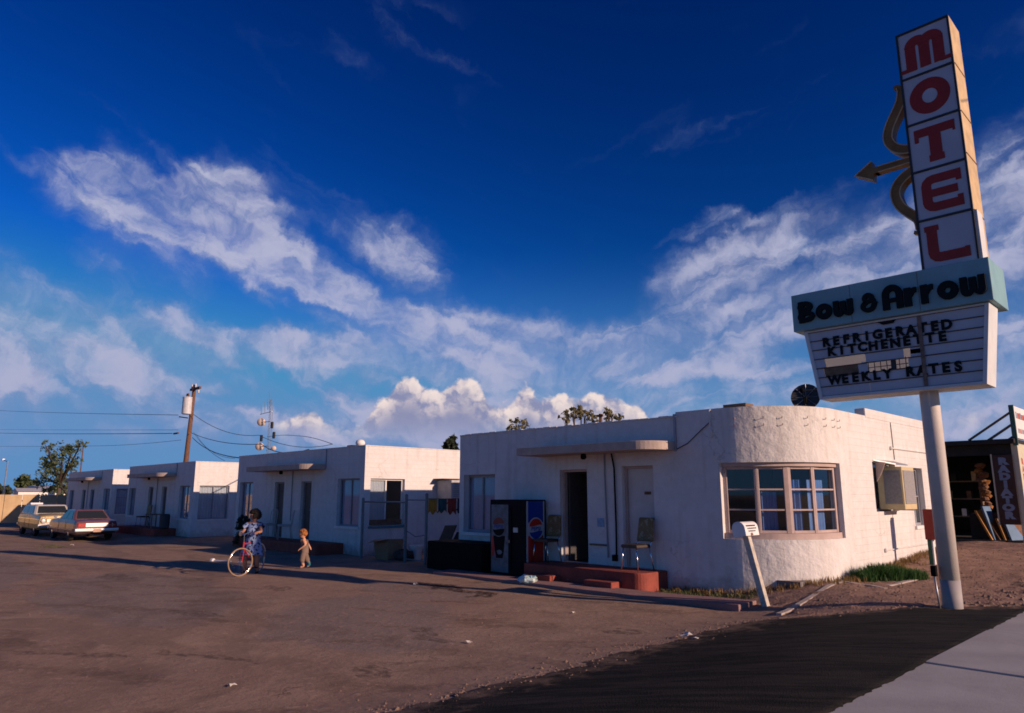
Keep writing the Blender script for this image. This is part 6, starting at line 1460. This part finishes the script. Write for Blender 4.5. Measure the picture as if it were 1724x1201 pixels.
# what stands inside, caught by the low sun through the opening left for it in the street wall
e_ = MB(); rnd = random.Random(3)
m_orange = M('orange_rust', (.38, .16, .04), .7, var=.4, vs=12)
hp = thing('radiator_stack', 'heap of orange and blue radiator cores leaning in the shop doorway', 'radiators', (-5.2, 24.7, SG))
for k in range(6):
    a = rnd.uniform(-.5, .5); x = -5.40 + k * .10 + rnd.uniform(-.05, .05); y = 24.5 + .05 * k; w, h = rnd.uniform(.35, .7), rnd.uniform(.55, 1.05); e_ = MB()
    e_.hexa([(x, y, SG + .03), (x + w * .4, y + w, SG + .03), (x + w * .4 + .05, y + w, SG + .03), (x + .05, y, SG + .03), (x - .25 + a * .3, y, SG + h), (x - .25 + w * .4, y + w, SG + h), (x - .20 + w * .4, y + w, SG + h), (x - .20 + a * .3, y, SG + h)])
    e_.obj('radiator_core', (M('orange_paint', (.50, .22, .04), .6, var=.3), M('blue_tin', (.10, .20, .34), .6, var=.2), m_rust)[k % 3] if k < 3 else hp.children[k % 3].data.materials[0], hp)
eg = thing('engine_hoist', 'rusty engine parts piled on a stand inside the radiator shop', 'machinery', (-5.7, 25.4, SG))
e_ = MB(); e_.box(-6.0, -5.4, 25.1, 25.7, SG + .02, SG + .75); e_.obj('stand', m_shop, eg)
for k in range(12):
    z = SG + .75 + .12 * k; e_ = MB(); c = (-5.58 + rnd.uniform(-.1, .1), 25.2 + rnd.uniform(-.12, .12), z); e_.lathe(c, [(.05, 0), (rnd.uniform(.08, .16), .02), (rnd.uniform(.08, .16), .10), (.04, .13)], 9, (rnd.uniform(-.5, .5), rnd.uniform(-.5, .5), 1)); e_.obj('part', (m_rust, m_orange, m_rust)[k % 3], eg)
sh = thing('parts_shelf', 'long dark shelf with parts along the inside of the radiator shop', 'shelf', (-6.6, 26.8, SG))
for k in range(3): e_ = MB(); e_.box(-7.9, -5.9, 26.6, 27.1, SG + .6 + k * .55, SG + .64 + k * .55); e_.obj('board', m_wood, sh)
for x in (-7.85, -6.0): e_ = MB(); e_.box(x, x + .06, 26.6, 27.1, SG, SG + 2.0); e_.obj('upright', m_wood, sh)
for k in range(10): e_ = MB(); x = -7.7 + .19 * k; e_.box(x, x + .13, 26.65, 26.85, SG + .64 + (k % 3) * .55, SG + .64 + (k % 3) * .55 + rnd.uniform(.12, .3)); e_.obj('tin', (m_tan, m_shop, m_steel, m_rust)[k % 4], sh)

# ------------------------------------------------------------------ poles and wires
UP = pixY(318, 730, 22.0); UX, UY = UP.x, 22.0
def up_at(px, py): return pixY(px, py, UY)
ut = thing('utility_pole', 'brown wooden utility pole with grey transformer behind the cabins', 'utility pole', (UX, UY, 0))
pt_, pbm = up_at(328, 648), up_at(313, 778); dirp = (pt_ - pbm); base = pbm + dirp * (-pbm.z / dirp.z)
q_ = MB(); q_.tube([base, pbm, pt_], [.21, .20, .14], 12); q_.obj('pole', m_polew, ut, smooth=True)
ca = pt_ - dirp.normalized() * .35
q_ = MB(); q_.box(ca.x - .75, ca.x + 1.25, ca.y - .08, ca.y + .08, ca.z - .09, ca.z + .09); q_.obj('cross_arm', m_polew, ut)
for dx in (-.5, .25, .95):
    q_ = MB(); q_.lathe((ca.x + dx, ca.y, ca.z + .09 if dx < .9 else ca.z - .45), [(.03, 0), (.08, .05), (.05, .12), (.085, .18), (.04, .30), (.02, .36)], 10); q_.obj('insulator', M('porcelain', (.62, .62, .62), .3), ut, smooth=True)
tr = up_at(320, 684); q_ = MB(); q_.lathe((tr.x + .48, tr.y - .42, tr.z - .75), [(.30, 0), (.36, .04), (.36, 1.30), (.38, 1.32), (.38, 1.40), (.10, 1.46)], 18); tro = q_.obj('transformer', M('transformer_grey', (.55, .56, .57), .5), ut, smooth=False)
for dx in (-.18, .15): q_ = MB(); q_.lathe((tr.x + .48 + dx, tr.y - .42, tr.z + .68), [(.05, 0), (.07, .08), (.05, .14), (.07, .2), (.03, .3)], 8); q_.obj('bushing', m_polew, tro)
q_ = MB(); q_.box(tr.x - .14, tr.x + .08, tr.y - .4, tr.y - .2, tr.z - .1, tr.z + .75); q_.obj('cutout', m_black, tro)
lo = up_at(296, 730); q_ = MB(); q_.box(lo.x - .45, lo.x + .6, lo.y - .06, lo.y + .06, lo.z - .06, lo.z + .06); q_.obj('lower_arm', m_polew, ut)
lo2 = up_at(302, 702); q_ = MB(); q_.tube([lo2, up_at(316, 704)], .05, 6); q_.obj('bracket', m_black, ut)
def wire(pts, label, sag=.3, r_=.022, n=14):
    q_ = MB(); P = []
    for a, b in zip(pts[:-1], pts[1:]):
        for k in range(n): t_ = k / n; p_ = a.lerp(b, t_); P.append(p_ - Vector((0, 0, 4 * sag * t_ * (1 - t_))))
    P.append(pts[-1]); q_.tube(P, r_, 5, False); return solo(q_, 'power_line', m_wire, tuple(pts[0]), label, 'wire', 'power lines', fix=False)
Lf = lambda py: pixY(-70, py, 24.0)
wire([Lf(687), up_at(300, 699)], 'upper power line running left from the utility pole transformer', .25)
wire([Lf(727), up_at(290, 730)], 'heavy middle power line running left from the pole', .2, .03)
wire([Lf(722), up_at(300, 724)], 'thin power line just above the heavy one, left of the pole', .1, .014)
wire([Lf(750), up_at(140, 751), up_at(305, 741)], 'lowest power line passing the thin far pole', .15, .016)
wire([up_at(326, 698), pixY(436, 733, 26), pixY(560, 748, 30)], 'upper line running right from the pole towards the radio mast', .55)
wire([up_at(322, 729), pixY(440, 748, 20), pixY(520, 757, 14)], 'line running right from the pole to the next cabin roof', .3)
wire([up_at(324, 737), pixY(402, 771, 14)], 'service drop from the pole to the left end of the next cabin', .3, .024)
wire([up_at(326, 728), pixY(378, 776, 16)], 'slack service drop falling behind the middle cabin', .25, .012)
wire([up_at(330, 731), pixY(395, 772, 15)], 'second slack service drop beside the first one', .45, .010)
wire([pixY(450, 736, 30), pixY(500, 734, 27), pixY(560, 748, 20)], 'short line from the radio mast to the next cabin roof', -.1, .018)
wire([Vector((-1.6, 15.0, 10.2)), Vector((3.5, 12.5, 9.0))], 'loose wire crossing the top right corner of the sky', .3, .012)
# thin far pole, street lamp, radio mast
fp_ = pixY(138, 800, 34); q_ = MB(); a = pixY(141, 746, 34); q_.tube([(a.x, a.y, 0), a], [.13, .10], 8); solo(q_, 'far_pole', m_polew, (a.x, a.y, 0), 'thin distant pole standing right of the left tree', 'pole')
a = pixY(13, 778, 20); slm = thing('street_lamp', 'pale distant street lamp at the left edge', 'street lamp', (a.x, a.y, 0))
q_ = MB(); q_.tube([(a.x, a.y, 0), a], [.12, .08], 8); q_.obj('post', m_steel, slm); q_ = MB(); b = pixY(6, 774, 20); q_.tube([a, b], .06, 6); q_.box(b.x - .35, b.x + .25, b.y - .15, b.y + .15, b.z - .1, b.z + .1); q_.obj('lamp_head', m_steel, slm)
MA, MT = pixY(451, 775, 60), pixY(456, 672, 60); rm = thing('radio_mast', 'lattice radio mast with round dish aerials beyond the next cabin', 'mast', (MA.x, 60, 0))
mxx = MA.x; H_ = MT.z; q_ = MB()
for dx, dy in ((-.35, -.2), (.35, -.2), (0, .4)): q_.tube([(mxx + dx, 60 + dy, 0), (mxx + dx * .7, 60 + dy * .7, H_)], .04, 5)
for k in range(22):
    z = H_ * k / 22; z2 = H_ * (k + 1) / 22; q_.tube([(mxx - .35, 59.8, z), (mxx + .35, 59.8, z2)], .022, 4); q_.tube([(mxx + .35, 59.8, z), (mxx, 60.4, z2)], .022, 4)
q_.obj('lattice', M('mast_grey', (.20, .21, .23), .7), rm)
for px_, py2, r_ in ((440, 711, .75), (437, 752, .75), (461, 755, .42)):
    c = pixY(px_, py2, 59.3); q_ = MB(); q_.lathe(c, [(.1, .35), (r_ * .6, .2), (r_, 0), (r_, -.12), (.05, -.18)], 18, (-.85, .5, 0)); dso = q_.obj('dish', M('cream_dish', (.62, .50, .40), .6), rm, smooth=True)
    q_ = MB(); q_.tube([c, (mxx, 60, c.z)], .07, 6); q_.obj('bracket', m_steel, dso)
for px_, py2 in ((458, 716), (461, 733), (440, 738)): c = pixY(px_, py2, 59.6); q_ = MB(); q_.box(c.x - .25, c.x + .25, c.y - .2, c.y + .2, c.z - .6, c.z + .6); q_.obj('panel_aerial', m_shop, rm, bevel=.1)
for px_, y0, y1 in ((440, 698, 682), (446, 695, 677), (454, 693, 660), (451, 690, 672)): a, b = pixY(px_, y0, 60), pixY(px_, y1, 60); q_ = MB(); q_.tube([a, b], .05, 5); q_.obj('whip_aerial', m_galv, rm)
q_ = MB(); a, b = pixY(438, 698, 60), pixY(458, 693, 60); q_.tube([a, b], .06, 5); q_.obj('aerial_arm', m_steel, rm)

# ------------------------------------------------------------------ fence, sheds and trees at the back
m_fw = M('tan_fence_boards', (.50, .36, .20), .85, var=.15, vs=2, bump=.3)
fn_ = thing('board_fence', 'sunlit tan board fence at the far left end of the lot', 'fence', (-54.5, 8, 0))
y = -6.0; k = 0
while y < 20:
    w = .95; h = 1.76 + (hsh(k, 4) - .5) * .06; q_ = MB(); q_.box(-54.53 + hsh(k, 8) * .02, -54.49 + hsh(k, 8) * .02, y, y + w - .03, .05, h); q_.obj('panel', m_fw, fn_); k += 1; y += w
for z in (.4, 1.35): q_ = MB(); q_.box(-54.60, -54.54, -6, 20, z, z + .1); q_.obj('rail', m_wood, fn_)
rf_ = thing('rail_fence', 'low pipe rail fence in front of the board fence at far left', 'fence', (-51.5, 4, 0))
for y in (1.0, 3.2, 5.4, 7.6): q_ = MB(); q_.tube([(-50.8, y, 0), (-50.8, y, 1.2)], .04, 6); q_.obj('post', m_galv, rf_)
for z in (1.15, .65): q_ = MB(); q_.tube([(-50.8, .6, z), (-50.8, 8.0, z)], .03, 6); q_.obj('rail', m_galv, rf_)
m_tin = M('pale_tin', (.50, .50, .50), .5, .2, var=.2)
for i, (a, b, zt_, zb, Y_, lb) in enumerate(((22, 30, 822, 834, 24, 'small white shed gable behind the tan fence'), (38, 70, 818, 836, 28, 'grey roofed low building behind the tan fence, left of the tree'), (80, 92, 823, 836, 26, 'little pale box roof behind the fence under the tree'))):
    p0, p1 = pixY(a, 836, Y_), pixY(b, 836, Y_); z1 = pixY(a, zt_, Y_).z; sh_ = thing('distant_shed', lb, 'shed', ((p0.x + p1.x) / 2, Y_, 0), 0, 'sheds behind the far fence'); w = p1.x - p0.x; xm = (p0.x + p1.x) / 2
    q_ = MB(); q_.box(p0.x, p1.x, Y_, Y_ + 5, 0, z1 - .5); q_.obj('wall', m_white if i != 1 else m_tin, sh_)
    q_ = MB(); q_.prism(FF(0, Y_ - .2), [(p0.x - .3, z1 - .55), (p1.x + .3, z1 - .55), (xm, z1)], -5.4, 0); q_.obj('roof', m_tin, sh_)
    q_ = MB(); q_.box(xm - .5, xm + .5, Y_ - .03, Y_ + .02, .1, z1 - 1.0); q_.obj('door', m_shop, sh_)

m_bark = M('bark', (.09, .065, .05), .9, var=.3)
def tree(label, base, blobs, trunk_r, n, leaf, mat, seed, sparse=1.0):
    rnd = random.Random(seed); t = thing('tree', label, 'tree', tuple(base)); base = Vector(base)
    q_ = MB(); top = max(b[2] for b in blobs); cx = sum(b[0] for b in blobs) / len(blobs); cy = sum(b[1] for b in blobs) / len(blobs)
    fork = base + Vector((0, 0, (top - base.z) * .35)); q_.tube([base, base.lerp(fork, .5) + Vector((rnd.uniform(-.1, .1), 0, 0)), fork], [trunk_r, trunk_r * .85, trunk_r * .7], 8)
    tips = []
    for b in blobs:
        c = Vector(b[:3]); m_ = fork.lerp(c, .5) + Vector((rnd.uniform(-.3, .3), rnd.uniform(-.3, .3), rnd.uniform(0, .3))) * b[3] * .5
        q_.tube([fork, m_, c], [trunk_r * .6, trunk_r * .4, trunk_r * .15], 6)
        for _ in range(6):
            d = Vector((rnd.gauss(0, 1), rnd.gauss(0, 1), rnd.gauss(.2, .8))).normalized() * b[3] * rnd.uniform(.5, 1.0); q_.tube([m_.lerp(c, rnd.uniform(.3, 1)), c + d * .6, c + d], [trunk_r * .15, trunk_r * .08, trunk_r * .03], 4); tips.append((c + d, b[3]))
    q_.obj('trunk', m_bark, t)
    q_ = MB()
    tot = sum(b[3] ** 2 for b in blobs)
    for b in blobs:
        k = int(n * b[3] ** 2 / tot); cl = []
        for _ in range(max(4, int(22 * sparse))):
            v = Vector((rnd.gauss(0, 1), rnd.gauss(0, 1), rnd.gauss(0, .9))).normalized() * rnd.uniform(.25, 1.0) ** .6 * b[3]; cl.append(Vector(b[:3]) + v)
        for _ in range(k):
            c = rnd.choice(cl); p_ = c + Vector((rnd.gauss(0, 1), rnd.gauss(0, 1), rnd.gauss(0, .8))) * b[3] * .13; s_ = leaf * rnd.uniform(.6, 1.3)
            u = Vector((rnd.gauss(0, 1), rnd.gauss(0, 1), rnd.gauss(0, 1))).normalized(); v = u.orthogonal().normalized(); v = (Matrix.Rotation(rnd.uniform(0, 6.28), 3, u) @ v)
            q_.add([p_ - u * s_, p_ + v * s_ * .45, p_ + u * s_, p_ - v * s_ * .45], [(0, 1, 2, 3)])
    q_.obj('crown', mat, t, fix=False); return t
m_leaf1 = leaf_mat('olive_leaves', (.07, .11, .045), (.17, .21, .085), .45); m_leaf2 = leaf_mat('dusty_leaves', (.19, .18, .09), (.34, .30, .15), .5); m_leaf3 = leaf_mat('dark_leaves', (.02, .035, .018), (.05, .065, .03), .25)
def tb(lst, Y_): 
    out = []
    for px_, py2, pr in lst:
        p_ = pixY(px_, py2, Y_ + 1.2 * math.sin(px_)); d = math.hypot(p_.x, p_.y); out.append((p_.x, p_.y, p_.z, pr * d / 1250))
    return out
B_ = tb([(100, 790, 24), (88, 812, 22), (108, 818, 22), (84, 770, 14), (105, 762, 16), (122, 758, 12), (135, 750, 9), (126, 776, 10), (70, 800, 9), (78, 752, 9), (112, 832, 16)], 24); g0 = pixY(98, 836, 24)
tree('loose green tree rising behind the tan fence at left', (g0.x, 24, 0), B_, .30, 2300, .24, m_leaf1, 11)
B_ = tb([(42, 812, 11), (36, 818, 9), (52, 820, 8)], 30); tree('small round tree far behind the fence, near the street lamp', (B_[0][0], 30, 0), B_, .3, 900, .5, m_leaf1, 12)
B_ = tb([(4, 825, 8), (12, 828, 7)], 30); tree('dark bush top at the extreme left behind the fence', (B_[0][0], 30, 0), B_, .3, 500, .5, m_leaf3, 13)
B_ = tb([(872, 716, 16), (860, 724, 10), (888, 722, 12), (903, 726, 6)], 34); tree('sparse dusty tree top showing over the office roof near its left end', (B_[0][0], 34, 0), B_, .16, 260, .15, m_leaf2, 14, .5)
B_ = tb([(965, 694, 15), (950, 704, 12), (985, 700, 14), (978, 690, 10), (1000, 708, 8)], 34); tree('taller sparse tree top over the middle of the office roof', (B_[0][0], 34, 0), B_, .18, 380, .15, m_leaf2, 15, .5)
B_ = tb([(1022, 692, 8), (1030, 700, 9), (1042, 702, 8), (1020, 704, 6)], 34); tree('thin tree top just right of the small pole over the office roof', (B_[0][0], 34, 0), B_, .14, 170, .15, m_leaf2, 16, .45)
B_ = tb([(757, 748, 8), (762, 740, 6), (754, 756, 8), (764, 754, 6)], 38); tree('dark narrow tree top in the gap left of the office roof', (B_[0][0], 38, 0), B_, .2, 420, .3, m_leaf3, 17)
a = pixY(1011, 697, 36); sp_ = thing('small_pole', 'small pole with a short cross arm among the tree tops over the office', 'utility pole', (a.x, 36, 0)); q_ = MB(); q_.tube([(a.x, 36, 0), a], .11, 8); q_.obj('pole', m_polew, sp_); q_ = MB(); q_.box(a.x - .5, a.x + .25, 35.9, 36.0, a.z - .2, a.z - .05); q_.obj('cross_arm', m_polew, sp_)
# plants and odds and ends on the cabin stoops
px0 = pixY(408, 905, 11.2); B_ = [(px0.x, 11.2, .45, .28), (px0.x + .1, 11.15, .85, .22), (px0.x - .15, 11.25, .70, .2), (px0.x, 11.2, .2, .25)]
pl = tree('dark leafy potted bush in front of the next cabin, left of the bicycle', (px0.x, 11.2, 0), B_, .03, 700, .07, m_leaf3, 18); pl.name = 'potted_bush'; pl['category'] = 'plant'
cx3 = pixY(236, 880, 11.4).x
dinette('dark chair with thin frame on the middle cabin stoop, left of the doors', (cx3, 11.5, .32), R(10), True)
tb_ = thing('junk_table', 'small dark table with bundles on the middle cabin stoop', 'table', (cx3 + 1.6, 11.45, .32)); X0 = cx3 + 1.6
q_ = MB(); q_.box(X0 - .4, X0 + .4, 11.2, 11.7, .88, .92); q_.obj('top', m_wood, tb_)
for dx in (-.36, .36):
    for dy in (11.24, 11.66): q_ = MB(); q_.box(X0 + dx - .02, X0 + dx + .02, dy - .02, dy + .02, .32, .88); q_.obj('leg', m_wood, tb_)
q_ = MB(); q_.lathe((X0 + 1.2, 11.5, .32), [(.16, 0), (.2, .05), (.21, .55), (.18, .6), (.19, .62)], 14); solo(q_, 'dust_bin', M('dark_bin', (.05, .05, .055), .6), (X0 + 1.2, 11.5, .32), 'dark round bin on the middle cabin stoop', 'bin')
